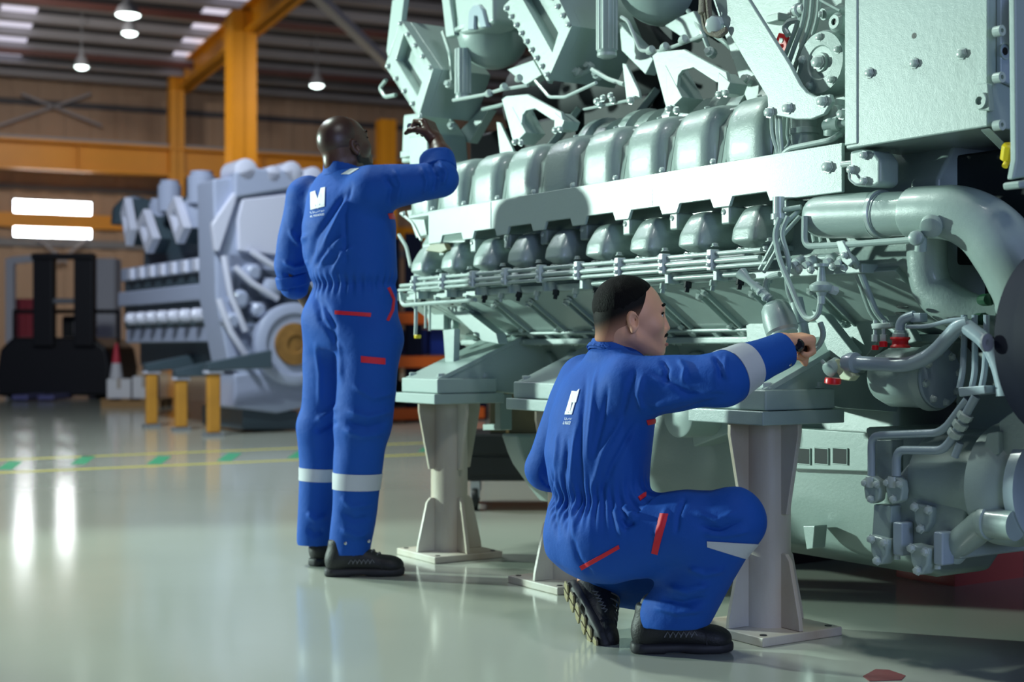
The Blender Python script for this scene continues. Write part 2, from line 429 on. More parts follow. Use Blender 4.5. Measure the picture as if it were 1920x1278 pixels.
# blue service pipe, girts, cross bracing, pale strut under the roof
bp = MB().tube([BD.B(-200, 2, -7.6), BD.B(1100, 112, -7.6)], 0.12); tag(bd('service_pipe', bp, BLUEP), kind='structure')
for i, (y0, y1, m, dep) in enumerate(((196, 207, CEILM, 0.06), (352, 362, GREYM, 0.08), (452, 466, GREYM, 0.10), (405, 431, YEL, 0.22))):
    za, zb = BD.B(200, y1, -0.1).z, BD.B(200, y0, -0.1).z
    struct('trim_%d' % (i+1), MB().box((-50,-0.09-dep,za),(70,-0.08,zb)), m, smooth=0)
for (p, q) in (((40,176),(190,236)),((-10,238),(170,176)),((70,446),(125,492)),((165,446),(108,492))):
    tag(bd('wall_brace', MB().bar(BD.B(*p,-0.45), BD.B(*q,-0.45), 0.2, 0.1), PURLM, smooth=0), kind='structure')
tag(MB().bar(W(560,-40,34), W(735,128,43), 0.28, 0.2).build('roof_brace', WHITEM, smooth=0), kind='structure')
# the two bright strips of window
for i, (x0, y0, x1, y1) in enumerate(((26,374,171,411),(26,424,171,447))):
    A0 = BD.B(x0, y0, -0.15); A1 = BD.B(x1, y1, -0.15)
    mid = (A0.x+A1.x)/2
    fr = MB().ringprism([(A0.x-.06,-.14,A0.z+.06),(A1.x+.06,-.14,A0.z+.06),(A1.x+.06,-.14,A1.z-.06),(A0.x-.06,-.14,A1.z-.06)],
                        [(A0.x,-.14,A0.z),(A1.x,-.14,A0.z),(A1.x,-.14,A1.z),(A0.x,-.14,A1.z)], (0,.12,0))
    fr.box((mid-.02,-.13,A1.z),(mid+.02,-.06,A0.z))
    wo = struct('window_%d' % (i+1), fr, GREYM, smooth=0)
    MB().box((A0.x,-.09,A1.z),(A1.x,-.07,A0.z)).build('pane', GLASSL, wo, smooth=0)
# yellow columns and girders
def ibeam(mb, a, b, z0, z1, w, d, t=0.03):
    mb.box((a-w/2,b-d/2,z0),(a+w/2,b-d/2+t,z1)); mb.box((a-w/2,b+d/2-t,z0),(a+w/2,b+d/2,z1)); mb.box((a-t/2,b-d/2,z0),(a+t/2,b+d/2,z1))
def colm(px, Y, w, d, ztop, lab):
    Y *= 1.8; w *= 1.8; d *= 1.8; ztop = .88+(ztop-.88)*1.8
    p = BD.loc(W(px, 600, Y)); r = empty('steel_column', BD.wor((p.x,p.y,0)), BD.ang, lab, 'column', kind='structure')
    m = MB(); ibeam(m, 0, 0, 0.03, ztop, w, d, .05); m.build('post', YEL, r, smooth=0)
    MB().box((-w*.75,-d*.75,0),(w*.75,d*.75,0.03)).build('base_plate', YEL, r, smooth=0)
    m = MB(); m.box((-w/2-.02,-d/2,.6),(-w/2,d/2,ztop)); m.build('side_plate', YEL, r, smooth=0)
    return p
pc = colm(452, 25.8, 0.44, 0.55, 7.0, 'broad yellow steel column rising behind the second engine')
p2 = colm(330, 31.4, 0.30, 0.36, 6.9, 'thin yellow steel column left of the broad one')
p3 = colm(724, 31.6, 0.36, 0.36, 6.0, 'yellow steel column partly behind the diamond housing')
ag = -1.75
zt, zb = BD.A(372, 101, ag), BD.A(377, 143, ag)
lo, hi = min(zt.z, zb.z), max(zt.z, zb.z)
g = MB(); g.box((ag-.3,-27,hi-.09),(ag+.3,-1.8,hi)); g.box((ag-.3,-27,lo),(ag+.3,-1.8,lo+.09)); g.box((ag-.05,-27,lo),(ag+.05,-1.8,hi))
struct('crane_girder', g, YEL, smooth=0)
zt = BD.B(150, 268, -2.25).z; zb = BD.B(150, 322, -2.25).z
r = MB(); r.box((-50,-2.7,zt-.09),(70,-1.8,zt)); r.box((-50,-2.56,zb),(70,-1.94,zb+.09)); r.box((-50,-2.3,zb),(70,-2.2,zt))
for x in np.arange(-49, 69, 3.6): r.box((x,-2.56,zb),(x+.05,-2.3,zt))
struct('crane_runway', r, YEL, smooth=0)
struct('runway_rail', MB().box((-50,-2.34,zt),(70,-2.16,zt+.16)), PURLM, smooth=0)
# high bay lamps
def lamp(px, py, Y, dia, lab):
    Y *= 1.8; dia *= 1.8; p = W(px, py, Y); r = empty('high_bay_lamp', p, 0, lab, 'lamp', 'high bay lamps under the roof')
    MB().lathe((0,0,-.02), (0,0,1), [(0,dia*.5),(0.09,dia*.5),(0.28,dia*.36),(0.42,dia*.16),(0.6,dia*.14)], 24).build('shade', GREYM, r)
    MB().lathe((0,0,-.07), (0,0,1), [(-.04,dia*.25),(0.02,dia*.45),(0.055,dia*.49)], 24).build('lens', LAMPE, r)
    q = BD.loc(p); MB().cyl((0,0,.5), (0,0,zc(q.y)-p.z-.02), 0.02, 8).build('hanger', GREYM, r)
lamp(240, 27, 24.5, 0.42, 'large high bay lamp, uppermost of the lit roof lamps')
lamp(243, 61, 25.5, 0.28, 'small high bay lamp just under the largest one')
lamp(153, 124, 27.0, 0.26, 'high bay lamp at far left below the ceiling stripes')
lamp(594, 159, 29.0, 0.29, 'lone high bay lamp right of the broad yellow column')
# ---------------------------------------------------------------- floor marking
EF = Frame((0.789, 4.40), -57.0)           # the main engine's axes: right along it, into it, up
LY = mat('yellow_floor_paint', rgb(214,204,70), 0.4); LG = mat('green_floor_paint', rgb(60,158,112), 0.4)
def flr(x, y): Y = CH*F/(y-HZ); return Vector(((x-960)/F*Y, Y, 0))
def strip(name, pts, m, lab=None, cat=None, group=None):
    vs = [flr(*p) for p in pts]; o = MB().prism([v+Vector((0,0,.0005)) for v in vs], (0,0,.0015)).build(name, m, None, smooth=0)
    return tag(o, lab, cat, group)
def line2(name, p, q, wd, m, lab, ext=(0,0)):
    a, b = flr(*p), flr(*q); d = (b-a).normalized(); n = Vector((-d.y, d.x, 0)); a = a-d*ext[0]; b = b+d*ext[1]
    o = MB().prism([a-n*wd/2+Vector((0,0,.0005)), b-n*wd/2+Vector((0,0,.0005)), b+n*wd/2+Vector((0,0,.0005)), a+n*wd/2+Vector((0,0,.0005))], (0,0,.0015)).build(name, m, None, smooth=0)
    return tag(o, lab, 'floor line')
line2('floor_line', (0,862), (600,838), 0.075, LY, 'yellow walkway line on the floor, farther of the two', (2.5, 2.2))
line2('floor_line', (0,886), (600,860), 0.075, LY, 'yellow walkway line on the floor, nearer of the two', (2.5, 1.6))
for i, (x, y, lab) in enumerate(((18,872,'green floor dash at the left edge between yellow lines'),(156,862,'green floor dash in the bright window reflection'),(298,862,'green floor dash, left of three before the second engine'),(430,856,'green floor dash, middle of three before the second engine'),(562,851,'green floor dash beside the standing man'),(808,838,'green floor dash between standing man and far stand'))):
    strip('floor_dash', [(x-24,y+8),(x+4,y+8),(x+24,y-7),(x-2,y-7)], LG, lab, 'floor marking', 'green walkway dashes')
strip('tape_scrap', [(1618,1268),(1642,1255),(1666,1256),(1698,1267),(1690,1275),(1630,1277)], mat('faded_red_tape', rgb(128,62,64), 0.5), 'faded red tape patch on the floor at bottom right', 'floor marking')

# ---------------------------------------------------------------- forklift, far left
def px_root(px, py, lab, name, cat, group=None):
    p = flr(px, py); return empty(name, p, 0, lab, cat, group), p
fk, fp = px_root(105, 748, 'black forklift truck parked far back by the windows', 'forklift', 'forklift')
def FL(x, y, dy=0.0):
    Y = fp.y; v = W(x, y, Y); return Vector((v.x-fp.x, dy, v.z))
def fbox(name, x0, y0, x1, y1, d0, d1, m, bev=0.03, par=None):
    a, b = FL(x0, y1), FL(x1, y0); return MB().box((a.x, d0, max(a.z, 0.0)), (b.x, d1, b.z)).build(name, m, par or fk, bevel=bev)
FBLK = mat('black_forklift_paint', rgb(14,14,17), 0.4)
m = MB(); m.prism([FL(2,742,-.2),FL(208,742,-.2),FL(212,690,-.2),FL(205,652,-.2),FL(180,632,-.2),FL(30,632,-.2),FL(6,655,-.2),FL(0,700,-.2)], (0,1.9,0)); m.build('chassis', FBLK, fk, bevel=0.06)
fbox('mast_upright', 72, 476, 110, 650, -.32, -.1, FBLK); fbox('mast_upright', 148, 476, 185, 650, -.32, -.1, FBLK)
fbox('mast_crossbar', 70, 477, 187, 489, -.36, -.30, FBLK); fbox('mast_crossbar', 108, 560, 150, 570, -.3, -.2, GREYM)
fbox('guard_rail', 15, 579, 218, 587, .2, .26, FBLK); fbox('guard_post', 15, 583, 21, 650, .2, .26, FBLK); fbox('guard_post', 212, 583, 218, 690, .2, .26, FBLK)
fbox('seat', 95, 590, 130, 636, .6, 1.0, BLACK, .05); fbox('head_lamp', 140, 600, 156, 630, -.1, .0, WHITEM)
fbox('fork', 62, 736, 92, 746, -1.1, .0, mat('worn_fork_steel', rgb(120,120,170), 0.35, metal=.6)); fbox('fork', 108, 736, 138, 746, -1.1, .0, MATS['worn_fork_steel'])
for x in (22, 188):
    a = FL(x, 722, -.24); MB().cyl((a.x-.14, .25, .30), (a.x+.14, .25, .30), .299, 24).build('wheel', BLACK, fk, bevel=.03)
# traffic cone
cn, cp = px_root(218, 757, 'red and white traffic cone right of the forklift', 'traffic_cone', 'traffic cone')
CR = mat('cone_red', rgb(206,52,72), 0.5)
MB().box((-.17,-.17,0),(.17,.17,.05)).build('base', CR, cn, bevel=.02)
MB().lathe((0,0,.05),(0,0,1),[(0,.155),(.30,.11),(.30,.112),(.9,.03),(.93,.02)],24).build('cone', CR, cn)
MB().lathe((0,0,.36),(0,0,1),[(0,.116),(.30,.072),(.301,.066),(0,.106)],24,cap=False).build('reflective_band', WHITEM, cn)
# pallet with white cartons behind the second engine's left stand
pl, pp = px_root(258, 762, 'low wooden pallet on the floor right of the cone', 'pallet', 'pallet')
WOOD = mat('pallet_wood', rgb(150,116,74), 0.7)
for y in (-.4, -.05, .3): MB().box((-.45,y,0),(.45,y+.1,.1)).build('runner', WOOD, pl, smooth=0)
for x in (-.45,-.15,.15,.33): MB().box((x,-.42,.1),(x+.12,.42,.13)).build('deck_board', WOOD, pl, smooth=0)
for (dx, w_, h_, lab) in ((-.25,.36,.30,'pale carton on the pallet, left one'),(.13,.34,.34,'pale carton on the pallet, right one')):
    ct = empty('carton', pp+Vector((dx,0,.131)), .1, lab, 'carton', 'cartons on the pallet')
    MB().box((-w_/2,-.22,0),(w_/2,.22,h_)).build('box', WHITEM, ct, bevel=.01)
    MB().box((-.03,-.222,h_*.5),(.03,.222,h_+.002)).build('tape', mat('carton_tape', rgb(170,160,150), .4) if 'carton_tape' not in MATS else MATS['carton_tape'], ct, smooth=0)
# cabinets and a grey gantry frame by the wall, behind the forklift
def cabinet(px, py, w_, h_, m, lab, doors=2):
    r, p = px_root(px, py, lab, 'storage_cabinet', 'cabinet')
    MB().box((-w_/2,-.25,0),(w_/2,.25,h_)).build('body', m, r, bevel=.02)
    for k in range(doors):
        x0 = -w_/2+.03+k*(w_-.06)/doors
        d = MB().box((x0+.01,-.275,.08),(x0+(w_-.06)/doors-.01,-.25,h_-.05)).build('door', m, r, bevel=.008)
        MB().box((x0+.06,-.30,h_*.5),(x0+.09,-.275,h_*.5+.15)).build('handle', GREYM, d, smooth=0)
cabinet(55, 733, .62, 1.95, mat('red_cabinet_paint', rgb(190,70,80), .5), 'red cabinet seen behind the forklift mast')
cabinet(197, 735, .55, 2.75, WHITEM, 'tall white cabinet between forklift and second engine', 1)
gy, gp = px_root(20, 738, 'grey steel hoist frame standing left of the forklift', 'hoist_frame', 'hoist')
gz = W(0, 484, gp.y).z
MB().box((-.08,-.08,.04),(.08,.08,gz)).build('post', WHITEM, gy, bevel=.01); MB().box((-.35,-.35,0),(.35,.35,.04)).build('foot', GREYM, gy, smooth=0)
MB().bar((0,0,gz-.05),(.95,0,gz+.05),.12,.14).build('arm', WHITEM, gy, bevel=.01)
MB().tube([(.8,0,gz-.02),(.8,0,gz-.5),(.86,0,gz-.62),(.8,0,gz-.7)], .03).build('hook', GREYM, gy)

# ---------------------------------------------------------------- orange pallet racking with bins, behind the standing man
RK = Frame((-1.45, 17.2), 24.5)
rk = empty('pallet_rack', RK.O, RK.ang, 'orange pallet racking behind the standing man', 'rack')
zl = [RK.B(790, y, 0).z for y in (775, 678, 597)]
a0, a1 = RK.B(655, 700, 0).x, RK.B(905, 700, 0).x
for a in (a0, (a0+a1)/2, RK.B(768,700,0).x, a1):
    for b in (0, .8): MB().box((a-.05,b-.04,0),(a+.05,b+.04,2.3)).build('upright', NAVY, rk, bevel=.004)
for z in zl:
    for b in (-.04, .76): MB().box((a0,b-.03,z-.07),(a1,b+.03,z+.07)).build('shelf_beam', ORANGE, rk, bevel=.006)
    MB().box((a0,0,z+.071),(a1,.76,z+.09)).build('shelf_deck', mat('rack_deck', rgb(70,62,58), .6) if 'rack_deck' not in MATS else MATS['rack_deck'], rk, smooth=0)
BINB = mat('blue_bin_plastic', rgb(24,48,128), .4)
for k, (x, li, m, lab) in enumerate(((775,1,BINB,'blue plastic bin on the rack, near the standing man'),(812,1,BINB,'blue plastic bin on the rack, behind the far stand'),(852,1,DARK,'dark bin on the rack, behind the engine end'),(772,0,DARK,'dark bin on the lowest rack shelf, left one'),(812,0,BINB,'blue bin on the lowest rack shelf, right one'),(790,2,BINB,'blue bin on the topmost rack shelf'))):
    a = RK.B(x, 700, .3).x; bn = empty('storage_bin', RK.wor((a,.36,zl[li]+.091)), RK.ang, lab, 'bin', 'bins on the orange rack')
    MB().ringprism([(-.11,-.25,0),(.11,-.25,0),(.11,.25,0),(-.11,.25,0)], [(-.095,-.23,0),(.095,-.23,0),(.095,.23,0),(-.095,.23,0)], (0,0,.30)).box((-.095,-.23,.005),(.095,.23,.03)).build('tub', m, bn, smooth=0)
    MB().box((-.112,-.27,.28),(.112,-.25,.31)).build('lip', m, bn, smooth=0)
# ---------------------------------------------------------------- black tool trolley with olive crate, beyond the sump
tr, tp = px_root(960, 955, 'black tool trolley on castors beyond the far stand', 'tool_trolley', 'trolley')
zt = W(0, 812, tp.y).z; z0 = W(0, 900, tp.y).z; x0 = W(874, 0, tp.y).x-tp.x; x1 = x0+.75
TBL = mat('black_trolley_paint', rgb(16,18,20), .45)
MB().box((x0,-.05,z0),(x1,.45,zt)).build('body', TBL, tr, bevel=.008)
for k in range(2): MB().box((x0+.02,-.066,z0+.03+k*.12),(x1-.02,-.05,z0+.13+k*.12)).build('drawer', TBL, tr, bevel=.004)
for (x, y) in ((x0+.05,.0),(x1-.08,.0),(x0+.05,.38),(x1-.08,.38)):
    cs = MB().bar((x,y,.07),(x,y,z0),.07,.05).build('castor_fork', WHITEM, tr, bevel=.004)
    MB().lathe((x-.018,y-.02,.062),(1,0,0),[(0,.04),(.003,.058),(.018,.062),(.033,.058),(.036,.04)],24).build('castor_wheel', BLACK, cs)
OLV = mat('olive_crate_paint', rgb(74,66,42), .5, vary=(6,.8))
zc2 = W(0, 732, tp.y).z
cr = empty('steel_crate', tp+Vector((x0+.28,.18,zt)), 0, 'olive brown crate standing on the black trolley', 'crate')
MB().box((-.15,-.2,0),(.13,.2,zc2-zt)).build('box', OLV, cr, bevel=.006)
MB().box((-.06,-.215,0),(-.045,-.2,zc2-zt)).build('strap', mat('tan_strap', rgb(160,128,84), .5), cr, smooth=0)
MB().box((-.155,-.205,zc2-zt-.012),(.135,.205,zc2-zt+.012)).build('lid', OLV, cr, bevel=.004)
# ================================================================== ENGINE STANDS
EB, EA = EF.B, EF.A
def make_stand(a, b, lab, ztop=0.675):
    r = empty('engine_stand', EF.wor((a, b, 0)), EF.ang, lab, 'engine stand', 'cream engine stands')
    MB().box((-.165,-.165,0),(.165,.165,.028)).build('base_plate', STAND, r, bevel=.004)
    MB().cyl((0,0,.028), (0,0,ztop-.02), .078, 40).build('column', STAND, r)
    MB().box((-.17,-.17,ztop-.02),(.17,.17,ztop+.022)).build('top_plate', PAINT, r, bevel=.004)
    for k in range(4):
        th = math.pi/2*k; M = Matrix.Rotation(th, 4, 'Z')
        g = MB().prism([M @ Vector(p) for p in ((.07,-.008,.028),(.158,-.008,.028),(.154,-.008,.06),(.112,-.008,.235),(.095,-.008,.255),(.07,-.008,.255))], M @ Vector((0,.016,0)))
        g.build('foot_gusset', STAND, r, bevel=.003)
        g = MB().prism([M @ Vector(p) for p in ((.07,-.008,ztop-.02),(.150,-.008,ztop-.02),(.150,-.008,ztop-.055),(.10,-.008,ztop-.30),(.07,-.008,ztop-.30))], M @ Vector((0,.016,0)))
        g.build('head_gusset', STAND, r, bevel=.003)
        q = M @ Vector((.135,.135,.028)); MB().cyl(q, q+Vector((0,0,.002)), .011, 12).build('anchor_hole', BLACK, r)
    return r
st1 = make_stand(0.0, 0.0, 'cream steel engine stand beside the crouching man')
st2 = make_stand(-1.94, 0.0, 'cream steel engine stand right of the standing man')
st3 = make_stand(-1.06, 0.0, 'middle cream engine stand, mostly hidden behind the crouching man')

# ================================================================== MAIN ENGINE
eng = empty('engine', EF.wor((0,0,0)), EF.ang, 'large grey green marine diesel engine the two men work on', 'engine')
def part(name, mb, m=PAINT, par=None, **kw): return mb.build(name, m, par or eng, **kw)
def poly(pts, b): return [EB(x, y, b) for x, y in pts]
def plate(name, pts, b, depth, m=PAINT, par=None, bevel=.004, **kw):
    return MB().prism(poly(pts, b), (0, depth, 0)).build(name, m, par or eng, bevel=bevel, **kw)
def pipe(name, pts, r, m=PAINT, fillet=.04, n=10, par=None):
    """pts: (px, py, b)"""
    return MB().tube([EB(*p) for p in pts], r, n, fillet).build(name, m, par or eng)
BOLT = MB().lathe((0,0,0),(0,0,1),[(0,.016),(.003,.016),(.0031,.0115),(.012,.0115),(.0135,.009)],6).build('bolt', ZINC, eng, bevel=.0008)
bolt_used = [False]
def bolt(p, n=(0,-1,0), s=1.0, par=None, name='bolt'):
    M = Matrix.Translation(Vector(p)) @ Vector(n).to_track_quat('Z','Y').to_matrix().to_4x4() @ Matrix.Diagonal((s,s,s,1))
    if not bolt_used[0]:
        bolt_used[0] = True; BOLT.parent = par or eng; BOLT.matrix_local = M; return BOLT
    c = dup(BOLT, par or eng, M); c.name = name; return c
def boltpx(x, y, b, s=1.0, par=None): return bolt(EB(x, y, b), (0,-1,0), s, par)

# ---- body: crankcase and cylinder banks, one long casting
cs = [(.20,1.50),(.10,1.36),(.10,1.20),(.06,1.12),(.30,.93),(.42,.90),(.46,.73),(.60,.71),(.95,.71),(1.04,.73),(1.08,.93),(1.5,1.12),(1.5,1.50),(1.25,1.66),(.95,1.60),(.65,1.60),(.36,1.66)]
part('crankcase', MB().prism([(-2.36,b,z) for b,z in cs], (2.95,0,0)), PAINTM, bevel=.012)
# slanted lower panel, upper ledge
part('side_panel', MB().prism([(-2.32,.045,1.105),(-2.32,.30,.925),(-2.32,.33,.945),(-2.32,.075,1.125)], (2.80,0,0)), PAINT, bevel=.004)
part('panel_flange', MB().box((-2.32,.00,1.100),(.40,.12,1.128)), PAINT, bevel=.004)
part('sump_rail', MB().box((-2.30,.27,.900),(.46,.40,.926)), PAINT, bevel=.006)
P0 = .262
def ak(k, c0=-.110): return c0-P0*k
# ---- heat shield with a notch over every port
ztp, zbt = EB(1579,270,-.02).z, EB(1579,360,-.02).z
aR, aL = EB(1579,300,-.02).x, EB(803,430,-.02).x
pts = [(aL,-.02,ztp),(aR,-.02,ztp),(aR,-.02,zbt)]
for k in range(9):
    c = -.055-P0*k
    if c-.085 < aL: break
    pts += [(c+.095,-.02,zbt),(c+.080,-.02,zbt+.030),(c-.075,-.02,zbt+.030),(c-.09,-.02,zbt)]
pts += [(aL,-.02,zbt)]
part('heat_shield', MB().prism(pts, (0,.012,0)), PAINT, bevel=.003)
part('shield_lip', MB().box((aL,-.02,ztp-.004),(aR,.10,ztp+.004)), PAINT, bevel=.002)
for x in (920, 1222): 
    a = EB(x, 380, -.02).x; part('shield_seam', MB().box((a-.003,-.0225,zbt+.035),(a+.003,-.018,ztp)), ZINC)
for (x,y) in ((1553,313),): boltpx(x, y, -.02, 1.3)
# ---- rocker covers: deep rounded hoods, one per cylinder
def hood(w, s=1.0):
    prof = [(.004,0),(.0,.03),(.002,.10),(.012,.145),(.032,.182),(.062,.205),(.10,.216),(.17,.222)]
    mb = MB(); n = 13; vs = []; fs = []
    rows = len(prof)
    for i, (b, z) in enumerate(prof):
        for j in range(n):
            u = -1+2*j/(n-1); e = abs(u)**6
            sw = 1-.10*(i/(rows-1))**2
            vs.append((u*w/2*sw, b+.05*e, z-.03*e*(i/(rows-1))))
    for i in range(rows-1):
        for j in range(n-1): fs.append((i*n+j, i*n+j+1, (i+1)*n+j+1, (i+1)*n+j))
    k0 = len(vs)
    for i, (b, z) in enumerate(prof):                       # close the sides and back
        for j in (0, n-1): vs.append((vs[i*n+j][0], .20, vs[i*n+j][2]))
    for i in range(rows-1):
        fs.append((i*n, (i+1)*n, k0+2*(i+1), k0+2*i)); fs.append((i*n+n-1, k0+2*i+1, k0+2*(i+1)+1, (i+1)*n+n-1))
    return mb.add(vs, fs)
part('cover_rail', MB().box((-2.30,.0,ztp-.012),(.12,.24,ztp+.004)), PAINT, bevel=.004)
zc0 = ztp+.004
for k in range(9):
    a = ak(k)
    h = part('rocker_cover', hood(.222), PAINTM, smooth=50); h.location = (a, .0, zc0)
    fr = MB().prism([(a-.131,.030,zc0),(a-.108,.030,zc0),(a-.108,.052,zc0+.13),(a-.104,.10,zc0+.185),(a-.131,.10,zc0+.185),(a-.131,.052,zc0+.13)],(0,.06,0)); part('cover_frame', fr, PAINT, bevel=.004)   # raised frame beside the hood
    fr = MB().prism([(a+.131,.030,zc0),(a+.131,.052,zc0+.13),(a+.131,.10,zc0+.185),(a+.104,.10,zc0+.185),(a+.108,.052,zc0+.13),(a+.108,.030,zc0)],(0,.06,0))
    part('cover_frame', fr, PAINT, bevel=.004)
    # cast-in characters of the maker's plate: a short raised row
    tx = MB()
    for q in range(3):
        x0 = -.062+q*.034
        if q == 0:
            for dx in (0,.010,.020): tx.box((x0+dx,-.003,.150),(x0+dx+.005,.02,.168))
            tx.box((x0,-.003,.164),(x0+.025,.02,.168))
        elif q == 1:
            tx.box((x0+.008,-.003,.150),(x0+.013,.02,.172)); tx.box((x0,-.003,.164),(x0+.022,.02,.168))
        else:
            tx.box((x0,-.003,.150),(x0+.005,.02,.168)); tx.box((x0+.018,-.003,.150),(x0+.023,.02,.168)); tx.box((x0,-.003,.150),(x0+.023,.02,.154))
    for v in tx.v: v.y += .014+max(0, v.z-.145)*.75
    tx.build('cast_lettering', ZINC, h, bevel=.001)
    bolt((a-.131,-.002,zc0+.010), (0,-1,.2), .8, h.parent)
# rear of the covers: cylinder heads with clamped hoops
part('head_rail', MB().prism([(-2.32,.10,zc0+.20),(-2.32,.24,zc0+.235),(-2.32,.40,zc0+.20),(-2.32,.40,zc0),(-2.32,.12,zc0)], (2.40,0,0)), PAINT, bevel=.01)
for k in range(6):
    a = ak(k)+.13
    part('air_manifold_hoop', MB().lathe((a-.09,.40,zc0+.190), (1,0,0), [(0,.138),(.006,.150),(.055,.150),(.061,.138)], 28), PAINT)
    part('air_manifold_hoop', MB().lathe((a+.00,.40,zc0+.185), (1,0,0), [(0,.128),(.006,.140),(.075,.140),(.081,.128)], 28), PAINTM)
    bolt((a, .20, zc0+.236), (0,-.3,1), .9)
part('air_manifold', MB().cyl((-2.4,.40,zc0+.135), (.12,.40,zc0+.135), .085, 32), DARK)  # dark tone puts the valley's shade into the colour
# ---- exhaust ports under the shield
for k in range(9):
    a = -.055-P0*k
    f = SDF((a-.13,-.10,1.15), (a+.18,.26,1.37), .006)
    f.loft([((a-.012,.035,1.206),.050,.046),((a-.012,.030,1.222),.072,.062),((a-.014,.036,1.262),.070,.060),((a-.016,.046,1.30),.058,.050),((a-.018,.056,1.335),.044,.040)], (0,0,1), (0,1,0), (1,0,0), 0, cap=.02, p=5.0)
    f.cap((a+.0,.06,1.25), (a+.05,.24,1.27), .054, .080, k=.05)
    f.build('exhaust_port', PAINTM, eng, smooth=2)
    bolt((a+.10,.03,1.325), (0,-1,.3), 1.0)
    part('port_lug', MB().box((a+.085,.02,1.285),(a+.13,.10,1.345)), PAINTM, bevel=.008)
    part('port_flange', MB().box((a-.10,.02,1.188),(a+.08,.12,1.206)), PAINT, bevel=.004)
    for q in range(3): bolt((a-.08+q*.06,.015,1.197), (0,-1,0), .7)
# ---- long pipes along the side with clamps
def longpipe(name, z, b, r, x0, x1, mid=None, m=PAINT):
    a0, a1 = EB(x0, 500, b).x, EB(x1, 480, b).x
    MB().tube([(a0,b,z),(a1,b,z)], r, 12).build(name, m, eng)
longpipe('fuel_pipe', 1.186, -.055, .0075, 776, 1428)
longpipe('fuel_pipe', 1.162, -.060, .0090, 752, 1425)
longpipe('fuel_pipe', 1.143, -.060, .0075, 748, 1440)
longpipe('drain_pipe', 1.118, -.030, .0085, 1112, 1385)
longpipe('drain_pipe', 1.172, -.005, .0120, 800, 1400)
MB().tube([(-2.28,-.05,1.14),(-2.25,-.06,1.075),(-1.66,-.04,1.083)], .009, 10, .03).build('drain_pipe', PAINT, eng)
MB().tube([(-1.20,-.055,1.186),(-1.12,-.055,1.164),(-1.05,-.06,1.164)], .007, 10, .03).build('fuel_pipe', PAINT, eng)
for k in range(10):
    a = -.18-P0*.93*k
    c = MB().box((a-.012,-.076,1.132),(a+.012,-.04,1.200)).build('pipe_clamp', ZINC, eng, bevel=.004)
    MB().box((a-.010,-.05,1.10),(a+.010,.06,1.135)).build('clamp_bracket', PAINT, eng, bevel=.003)
    bolt((a,-.076,1.150), (0,-1,0), .6); bolt((a,-.076,1.175), (0,-1,0), .6)
for k in range(18):
    a = .02-.128*k
    bolt((a,.0,1.214), (0,0,1), .9)
    part('stud_nut', MB().lathe((a,-.005,1.105),(0,-.2,-1),[(0,.013),(.02,.013),(.021,.008),(.035,.008)],6), DARK if k % 2 else PAINT)
# ---- ribs and studs on the slanted panel
sd = Vector((0,.255,-.18)).normalized(); sn = Vector((0,-.18,-.255)).normalized()
for k in range(18):
    a = .10-.131*k
    o = Vector((a,.05,1.102)) + sn*.006
    if k % 2 == 0:
        part('panel_rib', MB().bar(o+sd*.07, o+sd*.22, .011, .016, sn), PAINT, bevel=.003)
        part('panel_rib', MB().bar(o+Vector((.045,0,0))+sd*.05, o+Vector((.045,0,0))+sd*.25, .011, .016, sn), PAINT, bevel=.003)
        for t, dx in ((.06,0),(.23,0),(.04,.045),(.26,.045)): bolt(o+sd*t+Vector((dx,0,0)), sn, 1.0)
    part('panel_finger', MB().bar(o+sd*.26+Vector((.02,0,0)), o+sd*.34+Vector((.02,0,0)), .03, .02, sn), PAINT, bevel=.005)
    bolt(o+sd*.31+sn*.012+Vector((.02,0,0)), sn, .8)
part('panel_rod', MB().tube([Vector((-2.2,.05,1.102))+sd*.25+sn*.012, Vector((.30,.05,1.102))+sd*.25+sn*.012], .007, 10), PAINT)
# ---- inspection doors below the panel
for k in range(10):
    a = -2.02+.2*k
    pr = [(a-.075,.40,.72),(a+.075,.40,.72),(a+.075,.40,.80)]+[(a+.075*math.cos(t),.40,.80+.075*math.sin(t)) for t in np.linspace(0.3,math.pi-.3,7)]+[(a-.075,.40,.80)]
    d = part('inspection_door', MB().prism(pr, (0,.08,0)), PAINT, bevel=.014)
    MB().lathe((a,.40,.79),(0,-1,0),[(0,.020),(.012,.020),(.013,.010),(.022,.010)],16).build('door_knob', ZINC, d)
    for q in (-.058,.058): bolt((a+q,.398,.74), (0,-1,0), .7, d)
# ---- oil sump
SUMP = [(-2.05,.44,.72),(-2.05,.40,.40),(-2.05,.50,.20),(-2.05,.66,.13),(-2.05,.90,.13),(-2.05,1.02,.24),(-2.05,1.06,.72)]
part('oil_sump', MB().prism([(-1.70,b,z) for _,b,z in SUMP], (1.84,0,0)), PAINTM, bevel=.03, seg=3)
part('sump_flange', MB().box((-1.76,.40,.715),(.18,1.07,.745)), PAINT, bevel=.006)
# sump nose seen between trolley and crouching man
part('sump_nose', MB().prism([EA(x,y,-1.78) for x,y in ((938,812),(1012,812),(1012,940),(992,915),(960,870),(950,848))], (.12,0,0)), PAINT, bevel=.012)
part('sump_foot', MB().box((-1.65,.50,.05),(-1.53,.58,.22)), PAINT, bevel=.008)
part('sump_foot', MB().prism([EB(x,y,.38) for x,y in ((1505,985),(1528,985),(1524,1028),(1512,1030))], (0,.06,0)), PAINT, bevel=.004)
